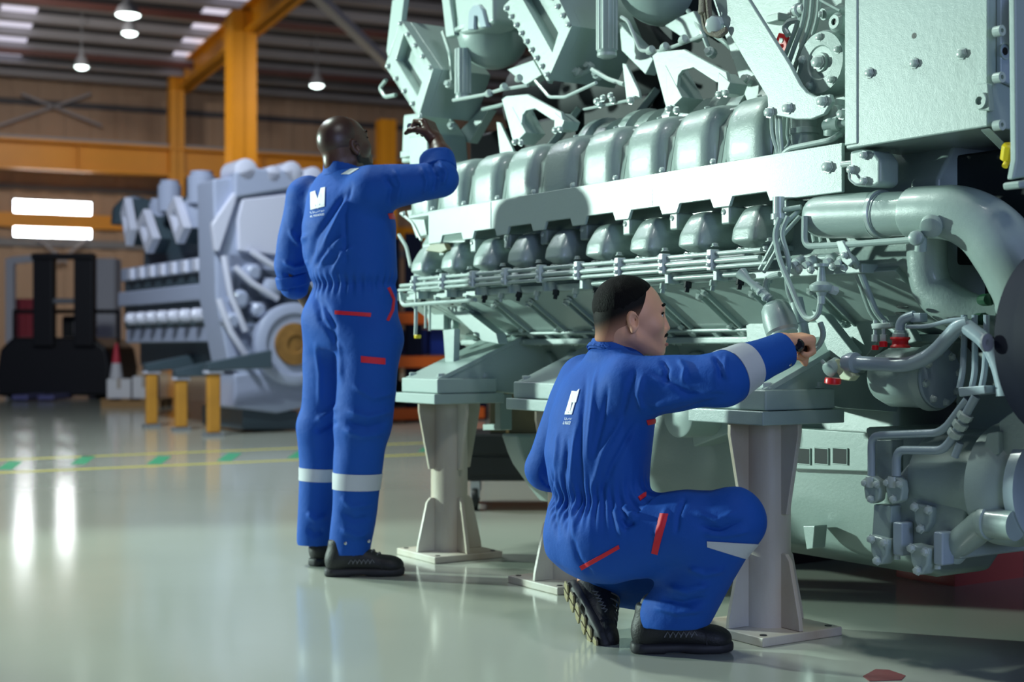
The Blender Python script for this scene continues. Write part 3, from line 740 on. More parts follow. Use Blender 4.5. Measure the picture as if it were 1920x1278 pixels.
# louvred plate with three square openings
ho = poly(((1490,833),(1596,838),(1596,880),(1490,874)), .36)
lv = plate('louvre_plate', ((1462,800),(1640,812),(1640,884),(1462,878)), .365, .05, PAINT)
for (x0,x1) in ((1493,1519),(1526,1553),(1560,1589)):
    c = [EB(x0,838,.36),EB(x1,840,.36),EB(x1,872,.36),EB(x0,870,.36)]; ctr = sum(c, Vector())/4
    inn = [ctr+(p-ctr)*.86 for p in c]
    MB().ringprism(c, inn, (0,.012,0)).build('louvre_frame', PAINT, lv, bevel=.002)
    MB().prism([p+Vector((0,.0005,0)) for p in inn], (0,.004,0)).build('louvre_opening', DARK, lv, smooth=0)
# ---- mounting brackets onto the stands (wedges with a sloping roof)
def bracket(a, wide=.17, apex=.91, zb=.698):
    r = part('mount_foot', MB().box((a-.15,-.15,zb),(a+.16,.14,zb+.062)), PAINT, bevel=.006)
    MB().prism([(a-.13,-.13,zb+.06),(a-.13,.30,apex+.03),(a-.13,.46,apex+.03),(a-.13,.46,zb-.02),(a-.13,.20,zb+.0)],(.022,0,0)).build('bracket_web', PAINT, r, bevel=.003)
    MB().prism([(a+.11,-.13,zb+.06),(a+.11,.30,apex+.03),(a+.11,.46,apex+.03),(a+.11,.46,zb-.02),(a+.11,.20,zb+.0)],(.022,0,0)).build('bracket_web', PAINT, r, bevel=.003)
    MB().prism([(a-.14,-.14,zb+.062),(a-.14,.31,apex+.04),(a-.14,.31,apex+.018),(a-.14,-.10,zb+.06)],(.28,0,0)).build('bracket_roof', PAINT, r, bevel=.003)
    for q in ((-.12,-.11),(.12,-.11),(.12,.1)): bolt((a+q[0],q[1],zb+.064), (0,0,1), 1.5, r)
    return r
bracket(0.0); bracket(-1.94); bracket(-1.06)
# cross bracket between the two stands seen over the crouching man's back
part('side_bracket', MB().prism([EB(x,y,.20) for x,y in ((905,738),(938,738),(938,806),(905,806),(905,795),(928,795),(928,748),(905,748))], (0,.06,0)), PAINT, bevel=.003)
# ---- starter motor drum behind the crouching man's arm
p = EB(1270,778,.12)
part('starter_motor', MB().lathe(p, (0,1,0), [(0,.072),(.004,.078),(.02,.080),(.34,.080)], 40), PAINT)
p2 = EB(1350,790,.34)
part('starter_bracket', MB().prism([EB(x,y,.26) for x,y in ((1292,735),(1400,742),(1400,800),(1300,838))], (0,.1,0)), PAINT, bevel=.006)

# ================================================================== right hand end
# ---- big flat housing at the near end with recessed bolts
b0 = -.06
A0 = EB(1586,0,b0).x; A1 = EB(1852,0,b0).x; zlo = EB(1610,276,b0).z
hs = part('end_housing', MB().box((A0,b0,zlo),(A1,.62,2.05)), PAINT, bevel=.005)
part('end_housing_edge', MB().box((A0-.002,b0-.004,zlo+.01),(EB(1609,0,b0).x,b0+.01,2.05)), PAINT, hs, bevel=.004)
for (x,y,s) in ((1631,137,1.0),(1715,119,1.0),(1804,101,1.05)):
    q = EB(x,y,b0); MB().lathe(q+Vector((0,.001,0)),(0,-1,0),[(0,.0155),(.0015,.0155)],24).build('bolt_recess', DARK, hs); bolt(q, (0,-1,0), s, hs)
q = EB(1714,67,b0); MB().lathe(q+Vector((0,.001,0)),(0,-1,0),[(0,.008),(.0015,.008)],20).build('tapped_hole', BLACK, hs)
# side face with cap screws, eye and bent lower flange
es = part('end_plate', MB().prism([(A1+.002,b0+.03,zlo+.12),(A1+.002,.60,zlo+.0),(A1+.002,.60,2.05),(A1+.002,b0+.03,2.05)], (.015,0,0)), PAINTB, bevel=.004)
for y in (60, 147, 236):
    q = EA(1866, y, A1+.017); MB().lathe(q,(1,0,0),[(0,.014),(.022,.014),(.022,.006),(.008,.006)],18).build('cap_screw', ZINC, es)
q = EA(1884, 96, A1+.017); MB().lathe(q,(1,0,0),[(0,.022),(.003,.022),(.003,.019)],24,cap=False).build('plug_ring', PAINT, es); MB().lathe(q,(1,0,0),[(0,.010),(.002,.010)],18).build('plug_hole', BLACK, es)
e = part('lifting_eye', MB().lathe(EB(1844,190,b0-.002),(0,-1,0),[(0,.021),(.018,.021),(.018,.011),(.002,.011)],24), PAINT)
MB().lathe(EB(1844,190,b0-.003),(0,-1,0),[(0,.011),(.002,.011)],18).build('eye_hole', BLACK, e)
plate('eye_lug', ((1828,157),(1852,155),(1856,208),(1832,206)), b0-.012, .02)
fl1 = [EB(1838,243,b0), EB(1856,240,b0), EB(1902,287,.10), EB(1886,290,.10)]
part('bent_flange', MB().prism(fl1, (0,.01,-.006)), PAINT, bevel=.002)
part('near_post', MB().prism([EA(x,y,A1+.16) for x,y in ((1890,-20),(1930,-20),(1930,330),(1886,338),(1893,300))], (.02,0,0)), PAINT, bevel=.006)
part('near_post_foot', MB().prism([EA(x,y,A1+.18) for x,y in ((1878,343),(1930,336),(1930,352),(1880,357))], (.05,0,0)), PAINT, bevel=.006)
part('round_blower', MB().lathe(EA(1935,40,A1+.06),(1,0,0),[(0,.08),(.01,.088),(.10,.088),(.13,.05)],32), GREYM)
yc = part('yellow_cap', MB().lathe(EA(1888,300,A1+.02)+Vector((0,0,-.01)),(.4,-.3,.9),[(0,.008),(.01,.010),(.012,.020),(.05,.020),(.055,.014)],8), YELLOWCAP, bevel=.003)
MB().cyl(EA(1890,300,A1+.03), EA(1884,312,A1+.03), .008, 12).build('cap_tip', YELLOWCAP, yc)
# dark space under the housing: its shade put in as a dark box
part('dark_filler', MB().box((A0-.02,.18,1.12),(1.0,.64,zlo-.02)), DARK, bevel=.01)
# small valve block on the shield's right end
plate('junction_box', ((1592,283),(1612,279),(1638,282),(1650,300),(1650,343),(1640,350),(1600,349),(1592,340)), -.05, .08, PAINT, bevel=.010)
for (x,y) in ((1620,291),(1620,339),(1596,318)): boltpx(x, y, -.055, .9)
MB().cyl(EB(1580,308,-.02), EB(1600,306,-.02), .010, 14).build('junction_union', ZINC, eng)
pipe('junction_wire', [(1592,320,-.06),(1592,336,-.07),(1604,346,-.07),(1622,342,-.06)], .003, ZINC, .01, 8)
# ---- strut plate (leaning arm with an L foot)
sp = plate('strut_plate', ((1333,-20),(1392,-20),(1480,120),(1500,158),(1512,172),(1528,180),(1556,176),(1560,190),(1545,214),(1520,224),(1492,224),(1440,214),(1438,182),(1400,120),(1352,38)), -.03, .016, PAINT)
for (x,y) in ((1444,211),(1478,203),(1543,190)): boltpx(x, y, -.03, 1.25, sp)
# ---- round pump cover
pc_ = EB(1537,117,.02)
pm = part('pump_cover', MB().lathe(pc_+Vector((0,.10,0)),(0,-1,0),[(0,.090),(.02,.098),(.085,.098),(.098,.092),(.100,.052),(.096,.048),(.096,.030),(.104,.028),(.104,.012)],48), PAINT)
for t in np.linspace(.35, 2*math.pi+.35, 6)[:-1]: bolt(pc_+Vector((.076*math.cos(t),.002,.076*math.sin(t))), (0,-1,0), .9, pm)
bolt(pc_+Vector((0,-.004,0)), (0,-1,0), 1.5, pm)
q = EB(1570,42,0.0); lug = part('pump_lug', MB().lathe(q+Vector((0,.04,0)),(0,-1,0),[(0,.030),(.045,.028),(.055,.020),(.055,.010),(.03,.010)],24), PAINT)
MB().lathe(q+Vector((0,-.008,0)),(0,-1,0),[(0,.011),(.001,.011)],18).build('lug_hole', BLACK, lug)
plate('pump_back', ((1500,-10),(1590,-10),(1590,200),(1520,206),(1495,150)), .13, .05, PAINT)
plate('block_face', ((1330,-20),(1520,-20),(1520,200),(1440,220),(1400,190)), .30, .05, PAINTM)
MB().cyl(EB(1543,27,.03), EB(1580,20,.10), .018, 20).build('stub_pipe', PAINT, eng); bolt(EB(1543,27,.03)+Vector((0,-.002,0)), (-.6,-.8,0), .9)
pipe('wire_rod', [(1538,0,.0),(1575,20,.0)], .004, PAINT, .01, 8)
# upright pipes
for i, (x, yb) in enumerate(((1509,150),(1522,156),(1500,140),(1535,150))):
    pipe('riser_pipe', [(x+2,-20,.04+.004*i),(x-1,36,.04+.004*i),(x-38,yb-10,.05+.004*i),(x-42,yb+40,.06)], .0075, PAINT, .05)
# red tag plate with hole
rp = [EB(x,y,.08) for x,y in ((1460,61),(1478,66),(1474,90),(1466,106),(1454,100),(1455,74))]; rc = EB(1465,76,.08)
part('red_tag', MB().prism(rp, (0,.008,0)), RED, bevel=.002, label='red painted lever tag with a hole'); MB().lathe(rc+Vector((0,.001,0)),(0,-1,0),[(0,.0085),(.003,.0085)],20).build('tag_hole', PAINT, eng)
MB().lathe(EB(1478,27,.06),(1,-.2,0),[(0,.006),(.03,.006),(.031,.014),(.05,.016),(.052,.022),(.066,.022),(.068,.016),(.09,.016)],20).build('sensor', ZINC, eng)
MB().box(EB(1436,45,.12), EB(1460,22,.12)+Vector((0,.06,0))).build('small_block', PAINT, eng, bevel=.006)
pipe('curved_strap', [(1505,36,.05),(1480,40,.05),(1470,52,.05),(1478,66,.05)], .010, PAINT, .03)
for i, (x,y,r) in enumerate(((1430,70,.014),(1446,78,.012),(1420,52,.012),(1455,90,.010))): MB().lathe(EB(x,y,.10),(0,-1,0),[(0,r),(.04,r),(.042,r*.7),(.06,r*.7)],16).build('fitting', PAINT, eng)
# braided loom
for i, dx in enumerate((0,6,12)):
    pipe('wire_loom', [(1314+dx,-20,-.05-.006*i),(1318+dx,30,-.05-.006*i),(1324+dx,60,-.05),(1344+dx*.3,66+dx*.3,-.05),(1362,54+dx*.3,-.04)], .0085, BRAID, .04)
MB().lathe(EB(1322,-4,-.05),(0,0,-1),[(0,.020),(.05,.022),(.055,.012)],16).build('loom_gland', BRAID, eng)
MB().lathe(EB(1345,46,-.03),(.3,-.8,-.2),[(0,.03),(.03,.03),(.035,.02)],8).build('loom_connector', ZINC, eng, bevel=.003)
# bits below the strut's foot: filter pot and pipes
MB().lathe(EB(1508,272,.06),(0,0,1),[(0,.040),(.03,.042),(.034,.046),(.05,.046),(.052,.042),(.13,.042)],28).build('filter_pot', PAINT, eng)
for i, x in enumerate((1446,1456,1463)): pipe('fuel_riser', [(x,205,-.01),(x+1,250,-.01),(x+12-4*i,285,.0),(x+12-4*i,300,.0)], .0055, ZINC, .02, 8)
for i, x in enumerate((1478,1485,1491)): pipe('fuel_riser', [(x,220,.03),(x-2,255,.03),(x+3,270,.03),(x-12,285,.02)], .0055, PAINT, .02, 8)
pipe('cross_pipe', [(1470,288,-.01),(1482,278,-.01),(1560,262,-.01),(1575,250,.02)], .009, PAINT, .02)
MB().lathe(EB(1562,256,.03),(.2,0,1),[(0,.028),(.04,.036),(.08,.034),(.11,.020)],24).build('valve_bonnet', PAINT, eng)
MB().lathe(EB(1545,236,.0),(1,.2,0),[(0,.014),(.03,.014),(.032,.02),(.05,.02),(.052,.012),(.08,.012)],12).build('union', PAINT, eng)
MB().lathe(EB(1582,218,.05),(0,-1,.1),[(0,.030),(.03,.034),(.05,.024)],24).build('round_boss', PAINT, eng); bolt(EB(1580,214,.0), (0,-1,0), 1.2)

# ---- coolant pipe: capped drum, band, collar and elbow running away to the right
def tubeR(name, pts, radii, m=PAINT, n=28):
    P = [EB(*p) for p in pts]; cp = catmull(P, 8); rr = list(np.interp(np.linspace(0, len(P)-1, len(cp)), range(len(P)), radii))
    return MB().tube(cp, 0, n, radii=rr).build(name, m, eng, smooth=60)
dr = tubeR('coolant_drum', [(1524,408,.02),(1527,407,.02),(1536,406,.02),(1560,405,.02),(1660,402,.02)], [.030,.052,.062,.066,.066])
tubeR('coolant_collar', [(1650,402,.02),(1655,402,.02),(1700,400,.02),(1712,399,.02)], [.068,.064,.062,.062])
MB().lathe(EB(1648,402,.02),(1,0,0),[(0,.064),(.004,.070),(.016,.070),(.02,.064)],36).build('band_clamp', ZINC, eng)
tubeR('coolant_elbow', [(1706,399,.02),(1712,399,.02),(1722,399,.02),(1760,398,.02),(1800,402,.03),(1845,425,.05),(1880,462,.07),(1915,520,.10),(1935,585,.13),(1940,640,.15)], [.060,.072,.073,.073,.077,.083,.088,.090,.088,.086])
tubeR('coolant_branch', [(1738,430,.06),(1738,470,.07),(1740,510,.08),(1752,545,.09),(1785,572,.10),(1830,590,.12),(1880,596,.14)], [.060,.056,.056,.058,.058,.055,.052], PAINTM)
MB().lathe(EB(1748,420,-.045),(.25,-.5,-.4),[(0,.030),(.02,.030),(.024,.024)],24).build('vent_boss', PAINT, eng)
MB().cyl(EB(1728,432,-.05), EB(1726,470,-.04), .016, 20).build('vent_stub', PAINT, eng)
v = MB().lathe(EB(1723,447,-.06),(.3,-.8,0),[(0,.013),(.01,.019),(.02,.021),(.03,.019),(.036,.010)],18).build('vent_ball', PAINT, eng)
pipe('vent_pipe', [(1509,405,-.05),(1508,462,-.05),(1580,459,-.05),(1720,449,-.05)], .0095, PAINT, .03)
plate('vent_clip', ((1566,452),(1580,450),(1600,490),(1590,500),(1578,490)), -.062, .012); boltpx(1584,478,-.064,.8)
for x in (1530,1543): MB().cyl(EB(x,455,.06), EB(x-4,432,.07), .012, 16).build('fitting', PAINT, eng)
plate('right_casting', ((1600,455),(1760,470),(1800,620),(1760,700),(1700,640),(1650,560)), .36, .06, PAINTM)
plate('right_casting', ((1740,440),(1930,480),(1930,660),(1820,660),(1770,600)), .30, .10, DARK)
part('gear_housing', MB().box((.16,.42,.30),(.86,.95,.62)), PAINTM, bevel=.03)
part('right_block', MB().box((.40,.40,.60),(.98,1.06,1.45)), PAINTM, bevel=.01)
plate('side_skin', ((1392,520),(1600,470),(1660,620),(1600,700),(1540,690),(1400,640)), .24, .05, PAINT)
plate('slant_arm', ((1520,580),(1545,590),(1600,660),(1590,690),(1560,680)), .14, .04, PAINT)
plate('slant_arm', ((1590,455),(1612,455),(1720,640),(1690,648)), .22, .03, PAINT)
# ---- fuel manifold block, pipes and oil can around the hand
MB().cyl(EB(1500,486,-.02), EB(1580,482,-.02), .013, 16).build('rail_body', PAINT, eng)
for (x,y) in ((1497,492),(1520,492),(1560,486),(1582,488)):
    MB().lathe(EB(x,y,-.04),(0,-1,-.4),[(-.02,.018),(.012,.018),(.013,.011),(.028,.011)],14).build('rail_union', ZINC, eng)
    boltpx(x+2, y+13, -.05, .9)
pipe('injector_pipe', [(1425,505,-.06),(1452,455,-.06),(1465,425,-.05),(1490,402,-.03),(1505,390,.0)], .0075, PAINT, .06)
pipe('injector_pipe', [(1432,510,-.06),(1458,465,-.06),(1468,440,-.05),(1500,405,-.03)], .0065, PAINT, .06)
pipe('injector_pipe', [(1462,408,-.08),(1452,440,-.09),(1462,490,-.10),(1480,530,-.10),(1500,580,-.10),(1510,596,-.10),(1524,598,-.10),(1535,588,-.10),(1538,568,-.10)], .0085, PAINT, .04)
pipe('injector_pipe', [(1478,405,-.07),(1464,436,-.08),(1480,490,-.08),(1475,520,-.07),(1478,548,-.06),(1486,566,-.05)], .008, PAINT, .05)
MB().lathe(EB(1460,400,-.04),(0,0,-1),[(-.05,.018),(0,.018),(.001,.024),(.018,.024),(.02,.016),(.035,.016)],12).build('pipe_nut', ZINC, eng)
MB().cyl(EB(1470,393,-.04), EB(1502,388,-.02), .008, 12).build('stub_pipe', PAINT, eng)
# mushroom valve
mv_ = EB(1540,540,-.10)
mvp = MB().lathe(mv_,(0,0,1),[(-.022,.012),(-.012,.016),(-.008,.030),(.0,.034),(.008,.034),(.014,.026),(.02,.014),(.06,.009),(.062,.022),(.07,.022)],28).build('pressure_valve', PAINT, eng)
MB().cyl(mv_+Vector((0,0,-.045)), mv_+Vector((0,0,-.02)), .011, 8).build('valve_nut', ZINC, mvp); 
MB().lathe(EB(1567,545,-.07),(0,-1,.2),[(0,.014),(.02,.014),(.022,.010)],6).build('hex_plug', ZINC, eng)
# oil can shaped sensor pot, with funnel spout
po = EB(1452,572,-.06); pd = Vector((.35,.0,-.8)).normalized()
cn_ = MB().lathe(po,pd,[(-.012,.020),(-.004,.034),(.01,.044),(.05,.050),(.085,.050),(.093,.044),(.10,.044)],36).build('strainer_pot', PAINT, eng)
ng = EB(1444,562,-.08)
MB().tube([ng, EB(1425,544,-.09), EB(1404,526,-.10), EB(1390,512,-.10)], 0, 16, radii=[.014,.013,.010,.020]).build('pot_spout', PAINT, cn_)
for k in range(3): MB().lathe(EB(1438-10*k,558-10*k,-.09),(-.7,0,.6),[(0,.016),(.008,.016)],8).build('spout_nut', ZINC, cn_)
pipe('pot_pipe', [(1441,560,-.06),(1434,536,-.06),(1440,520,-.06),(1462,514,-.06)], .009, PAINT, .03)
# hydraulic sleeve and lower pipe by the hand
MB().lathe(EB(1492,560,.04),(.30,0,-1),[(0,.022),(.06,.022),(.061,.026),(.08,.026),(.081,.020),(.13,.020)],20).build('hydraulic_sleeve', PAINT, eng)
pipe('lower_pipe', [(1538,605,.0),(1545,625,.0),(1538,645,.0),(1520,662,.0)], .0085, PAINT, .03)
# drain cock under the hand: brass-like bracket, elbow and red stopper
dk = MB().lathe(EB(1558,690,-.06),(0,-.6,-.3),[(-.03,.020),(.0,.022),(.012,.022),(.016,.014)],24).build('drain_elbow', PAINT, eng)
part('drain_bracket', MB().prism([EB(x,y,-.055) for x,y in ((1556,676),(1572,672),(1600,704),(1592,714),(1576,712))], (0,.03,0)), mat('pale_brass', rgb(188,196,160), .35, coat=.3), bevel=.004)
part('red_stopper', MB().lathe(EB(1562,708,-.06),(-.1,0,-1),[(0,.022),(.006,.024),(.016,.024),(.019,.018)],20), RED, label='red plastic stopper')
MB().tube([EB(1541,676,-.05), EB(1546,682,-.05), EB(1554,688,-.05)], .006, 10).build('drain_stem', ZINC, eng)
pipe('coolant_line', [(1590,680,-.04),(1608,680,-.03),(1700,685,-.02),(1745,668,-.01),(1796,612,.0),(1815,606,.01)], .020, PAINTB, .07, 16)
pipe('coolant_line', [(1812,612,.01),(1850,640,.01),(1872,680,.01),(1885,735,.01)], .021, PAINTB, .08, 16)
MB().lathe(EB(1600,680,-.035),(1,0,0),[(-.03,.024),(-.01,.030),(.01,.030),(.012,.024)],24).build('line_coupling', PAINTB, eng)
MB().cyl(EB(1885,728,.01), EB(1886,742,.01), .025, 18).build('line_coupling', PAINTB, eng)
# pipes going up the slanted casting
pipe('return_pipe', [(1585,478,-.03),(1600,484,-.02),(1612,505,.02),(1640,580,.06),(1655,600,.08),(1685,625,.08)], .010, PAINT, .05)
pipe('return_pipe', [(1578,484,-.01),(1596,494,.0),(1606,512,.03),(1632,585,.07),(1650,608,.09)], .008, PAINT, .05)
# red caps with unions
part('red_cap', MB().lathe(EB(1688,652,-.02),(0,0,1),[(0,.026),(.004,.028),(.010,.022),(.020,.022),(.026,.028),(.030,.026)],24), RED, label='large red transport cap')
part('red_cap', MB().lathe(EB(1656,650,-.02),(0,0,1),[(0,.012),(.014,.012),(.016,.008)],16), RED, label='small red transport cap, right of the pair')
part('red_cap', MB().lathe(EB(1641,656,-.02),(0,0,1),[(0,.010),(.012,.010),(.014,.008)],16), RED, label='small red transport cap, left of the pair')
MB().lathe(EB(1688,633,-.02),(0,0,1),[(0,.022),(.012,.022),(.013,.017),(.02,.017)],6).build('cap_union', PAINT, eng, bevel=.001)
pipe('cap_elbow', [(1688,630,-.02),(1687,600,-.02),(1715,590,-.01)], .013, PAINTB, .03, 14)
MB().box(EB(1706,604,-.02), EB(1726,586,-.02)+Vector((.0,.03,0))).build('cap_block', PAINTB, eng, bevel=.003)
pipe('thin_line', [(1700,612,-.02),(1740,612,-.02),(1780,600,-.01),(1810,598,.0)], .006, PAINTB, .03)
for x in (1641,1657): MB().lathe(EB(x,640,-.01),(0,0,1),[(0,.010),(.02,.010),(.021,.006),(.06,.006)],6).build('cap_union', ZINC, eng)
plate('union_plate', ((1632,606),(1668,604),(1670,614),(1634,618)), -.02, .04)
for i, dx in enumerate((0, 5)): part('knob_stack', MB().lathe(EB(1688+dx,590-12*i,.0),(0,0,1),[(0,.012),(.004,.018),(.008,.012)],12), STEEL)
GRN = mat('dark_green_plastic', rgb(18,66,40), .4)
for (x,y) in ((1846,562),(1836,598)): part('green_knob', MB().lathe(EB(x,y,.06),(.8,-.4,0),[(-.02,.014),(.0,.017),(.03,.017),(.034,.010)],10), GRN, label='dark green plug')
# ---- oil filter drum with a bolted end facing right
ad = EA(1760,708,.60)
fd = part('filter_drum', MB().lathe(ad,(-1,0,0),[(0,.088),(.006,.092),(.03,.094),(.031,.086),(.16,.086),(.20,.07)],48), PAINTM)
MB().lathe(ad,(1,0,0),[(-.004,.084),(.010,.084),(.012,.080)],48).build('drum_lid', PAINTB, fd)
for t in np.linspace(.2, 2*math.pi+.2, 9)[:-1]: bolt(ad+Vector((.012,.070*math.cos(t),.070*math.sin(t))), (1,0,0), .8, fd)
plate('drum_saddle', ((1655,690),(1720,655),(1722,735),(1700,748),(1660,735)), .16, .06, PAINT)
# vertical lines and hydraulic hose with couplings
for i, (x, xt) in enumerate(((1805,1808),(1828,1828),(1846,1850))):
    pipe('hydraulic_line', [(xt,590,.03),(xt,640,.03),(x,700,.0),(x-6,728,-.01)], .0085, PAINTB, .05)
pipe('hydraulic_line', [(1634,892,-.02),(1634,816,-.02),(1758,811,-.02),(1775,800,-.02),(1814,748,-.02)], .011, PAINTB, .03, 12)
pipe('hydraulic_line', [(1681,892,-.02),(1681,843,-.02),(1766,844,-.02),(1782,828,-.02),(1830,742,-.02)], .012, PAINTB, .03, 12)
hd = (EB(1830,742,-.02)-EB(1782,828,-.02)).normalized()
for (x,y) in ((1788,818),(1797,802),(1806,786)): MB().lathe(EB(x,y,-.02),hd,[(0,.018),(.004,.021),(.018,.021),(.02,.018)],8).build('hose_coupling', ZINC, eng)
MB().cyl(EB(1800,830,-.02), EB(1790,856,-.02), .010, 12).build('hose_stub', PAINTB, eng)
plate('line_clamp', ((1795,726),(1846,722),(1848,738),(1798,744)), -.03, .05, PAINTB)
# flanges, lit plate and pump body
for (x,y,b) in ((1634,918,-.03),(1676,918,-.03)):
    c = EB(x,y,b); f = part('oil_flange', MB().prism([(c.x+.036*math.cos(t)*(1 if i%2 else .85),b,c.z+.040*math.sin(t)) for i,t in enumerate(np.linspace(0,2*math.pi,9)[:-1])],(0,.03,0)), PAINT, bevel=.006)
    for q in (-.022,.022): bolt((c.x+q,b-.001,c.z+.018), (0,-1,0), .8, f)
    bolt((c.x,b-.001,c.z-.026), (0,-1,0), .8, f)
    MB().lathe(EB(x,893,-.02),(0,0,-1),[(0,.016),(.01,.018),(.03,.018)],16).build('flange_neck', ZINC, f)
plate('lit_plate', ((1641,824),(1672,824),(1672,905),(1664,905),(1642,890)), .03, .05, PAINTM)
plate('lit_plate', ((1638,945),(1672,948),(1668,1012),(1634,1010)), -.02, .05, PAINT)
pb = plate('pump_body', ((1670,905),(1700,868),(1790,880),(1812,960),(1800,1050),(1770,1040),(1690,1040),(1668,1000)), .02, .30, PAINTM, bevel=.012)
plate('pump_body', ((1620,800),(1800,810),(1850,880),(1850,1000),(1780,1020),(1640,910)), .20, .40, PAINTM, bevel=.012)
for (x,y,b) in ((1647,1028,-.04),(1723,1046,-.04),(1729,968,.0)):
    c = EB(x,y,b); f = part('cover_flange', MB().prism([(c.x-.036,b,c.z+.036),(c.x+.034,b,c.z+.030),(c.x+.030,b,c.z-.016),(c.x+.006,b,c.z-.046),(c.x-.012,b,c.z-.046),(c.x-.030,b,c.z-.014)],(0,.05,0)), PAINT, bevel=.008)
    for q in ((-.024,.024),(.024,.020),(-.003,-.034)): bolt((c.x+q[0],b-.001,c.z+q[1]), (0,-1,0), .9, f)
for x, y in ((1682,1040),(1758,1058)): 
    MB().box(EB(x-9,y,-.03), EB(x+9,y-60,-.03)+Vector((0,.05,0))).build('drain_block', PAINTB, eng, bevel=.006); MB().cyl(EB(x,y,-.01), EB(x,y+8,-.01), .009, 8).build('drain_plug', ZINC, eng)
# elbow pipe and round housing at the very right
tubeR('suction_elbow', [(1776,1030,.06),(1792,1022,.04),(1822,1000,.02),(1842,982,.0),(1850,978,.0)], [.036,.038,.040,.040,.040], PAINTM, 20)
MB().lathe(EB(1850,978,.0),(1,.0,0),[(-.01,.042),(.0,.046),(.012,.046),(.014,.040),(.09,.040)],28).build('suction_flange', PAINT, eng)
MB().lathe(EB(1786,1026,.05),(-.6,0,-.5),[(-.01,.044),(.012,.046),(.02,.036)],24).build('suction_flange', PAINT, eng)
rh = EA(1925,910,.86)
part('coupling_housing', MB().lathe(rh,(-1,0,0),[(-.05,.12),(0,.155),(.02,.165),(.07,.165),(.075,.13),(.30,.12)],48), PAINT)
MB().lathe(rh+Vector((.05,0,0)),(1,0,0),[(-.01,.15),(.02,.15),(.025,.14)],48).build('coupling_cover', PAINTB, eng)
plate('guide_block', ((1850,812),(1872,808),(1872,850),(1838,868)), .0, .06, PAINT)
plate('coupling_saddle', ((1872,790),(1912,760),(1930,765),(1930,830),(1880,880)), .02, .10, PAINTM)
# ---- top: charge air housings with sunk diamond windows
def diamond(outer, inner, b, depth, sink=.05):
    o = poly(outer, b); i = poly(inner, b)
    h = MB().ringprism(o, i, (0, sink, 0)); h.prism([p+Vector((0,sink,0)) for p in o], (0, depth-sink, 0))
    return h.build('air_housing', PAINT, eng, bevel=.005)
d1 = diamond(((752,38),(812,128),(785,218),(724,124)), ((757,62),(795,140),(783,180),(742,112)), .22, .32)
for t in np.linspace(0,1,5):
    for (p,q) in (((724,124),(785,218)),((754,44),(810,126))):
        boltpx(p[0]+(q[0]-p[0])*t+ (4 if p[0] < 740 else -3), p[1]+(q[1]-p[1])*t, .218, 1.0, d1)
plate('air_housing_back', ((735,0),(758,-6),(752,40),(728,110),(724,96)), .25, .03)
d2 = diamond(((948,12),(1020,-60),(1072,48),(1027,150)), ((975,-10),(1000,-30),(1050,50),(1036,98)), .20, .34)
for t in np.linspace(0,1,9): boltpx(950+(1026-950)*t, 16+(140-16)*t, .198, .9, d2)
for t in np.linspace(0.3,1,5): boltpx(1008+(1066-1008)*t, -50+(46+50)*t, .198, .9, d2)
for (q, b_) in ((((752,38),(812,128),(785,218),(724,124)), .255), (((948,12),(1020,-60),(1072,48),(1027,150)), .235)):   # proud clamping flange round each housing
    o = poly(q, b_); c_ = sum(o, Vector())/4; MB().ringprism([c_+(p-c_)*1.06 for p in o], [c_+(p-c_)*.99 for p in o], (0,.022,0)).build('housing_flange', PAINT, eng, bevel=.003)
for (x0_,y0_,x1_,y1_,b_) in ((830,60,848,150,.30),(838,150,846,230,.42),(1078,40,1085,130,.36),(1100,30,1110,120,.40),(1290,20,1330,95,.36),(1330,60,1380,100,.38),(1370,20,1420,130,.30),(905,205,960,190,.34),(1060,150,1110,128,.34)):
    pipe('valley_pipe', [(x0_,y0_,b_),((x0_+x1_)/2+6,(y0_+y1_)/2,b_-.02),(x1_,y1_,b_)], .009, PAINT, .03)
for (x,y,b_) in ((842,158,.28),(848,236,.40),(1082,134,.32),(1104,124,.36),(1332,98,.34),(1382,104,.36),(1400,150,.28),(1120,140,.30),(960,192,.30)):
    MB().lathe(EB(x,y,b_),(.3,-1,.2),[(-.02,.018),(.0,.020),(.008,.020),(.009,.013),(.024,.013)],8).build('valley_fitting', ZINC, eng, bevel=.001)
plate('housing_neck', ((756,215),(782,212),(808,250),(812,300),(752,306),(754,250)), .30, .20, PAINT, bevel=.01)
plate('housing_neck', ((765,255),(800,252),(806,380),(770,385)), .26, .06, PAINT, bevel=.01)
plate('neck_flange', ((750,284),(812,276),(812,286),(750,296)), .27, .1)
pipe('hook_wire', [(742,178,.3),(722,182,.3),(712,165,.3),(724,150,.3)], .010, PAINT, .02)
# turbocharger domes, flange and tall cover
def dome(cx, cy, r, b, name='turbo_dome'):
    c = EB(cx, cy, b); f = [(r*.98*math.cos(t), r*.98*math.sin(t)) for t in np.linspace(0,1.35,9)]
    return MB().lathe(c,(0,0,-1),[(-.05,r*1.0),(-.004,r*1.0)]+[(y,x) for x,y in f],40).build(name, PAINT, eng, smooth=50)
dm = dome(925, 62, .17, .42)
MB().lathe(EB(925,66,.42),(0,0,1),[(0,.175),(.004,.185),(.02,.185),(.024,.175)],40).build('dome_flange', PAINT, dm)
plate('turbo_cover', ((848,-20),(925,-20),(926,40),(915,52),(862,66),(855,40)), .24, .14, PAINT, bevel=.02)
plate('turbo_ear', ((826,-20),(840,-20),(852,66),(836,70)), .24, .04, PAINT, bevel=.004)
plate('cover_arch', ((876,56),(878,22),(886,10),(896,8),(904,18),(912,50),(900,52),(894,30),(889,30),(888,55)), .225, .03, PAINTB, bevel=.006)
dm2 = dome(1245, -42, .19, .42)
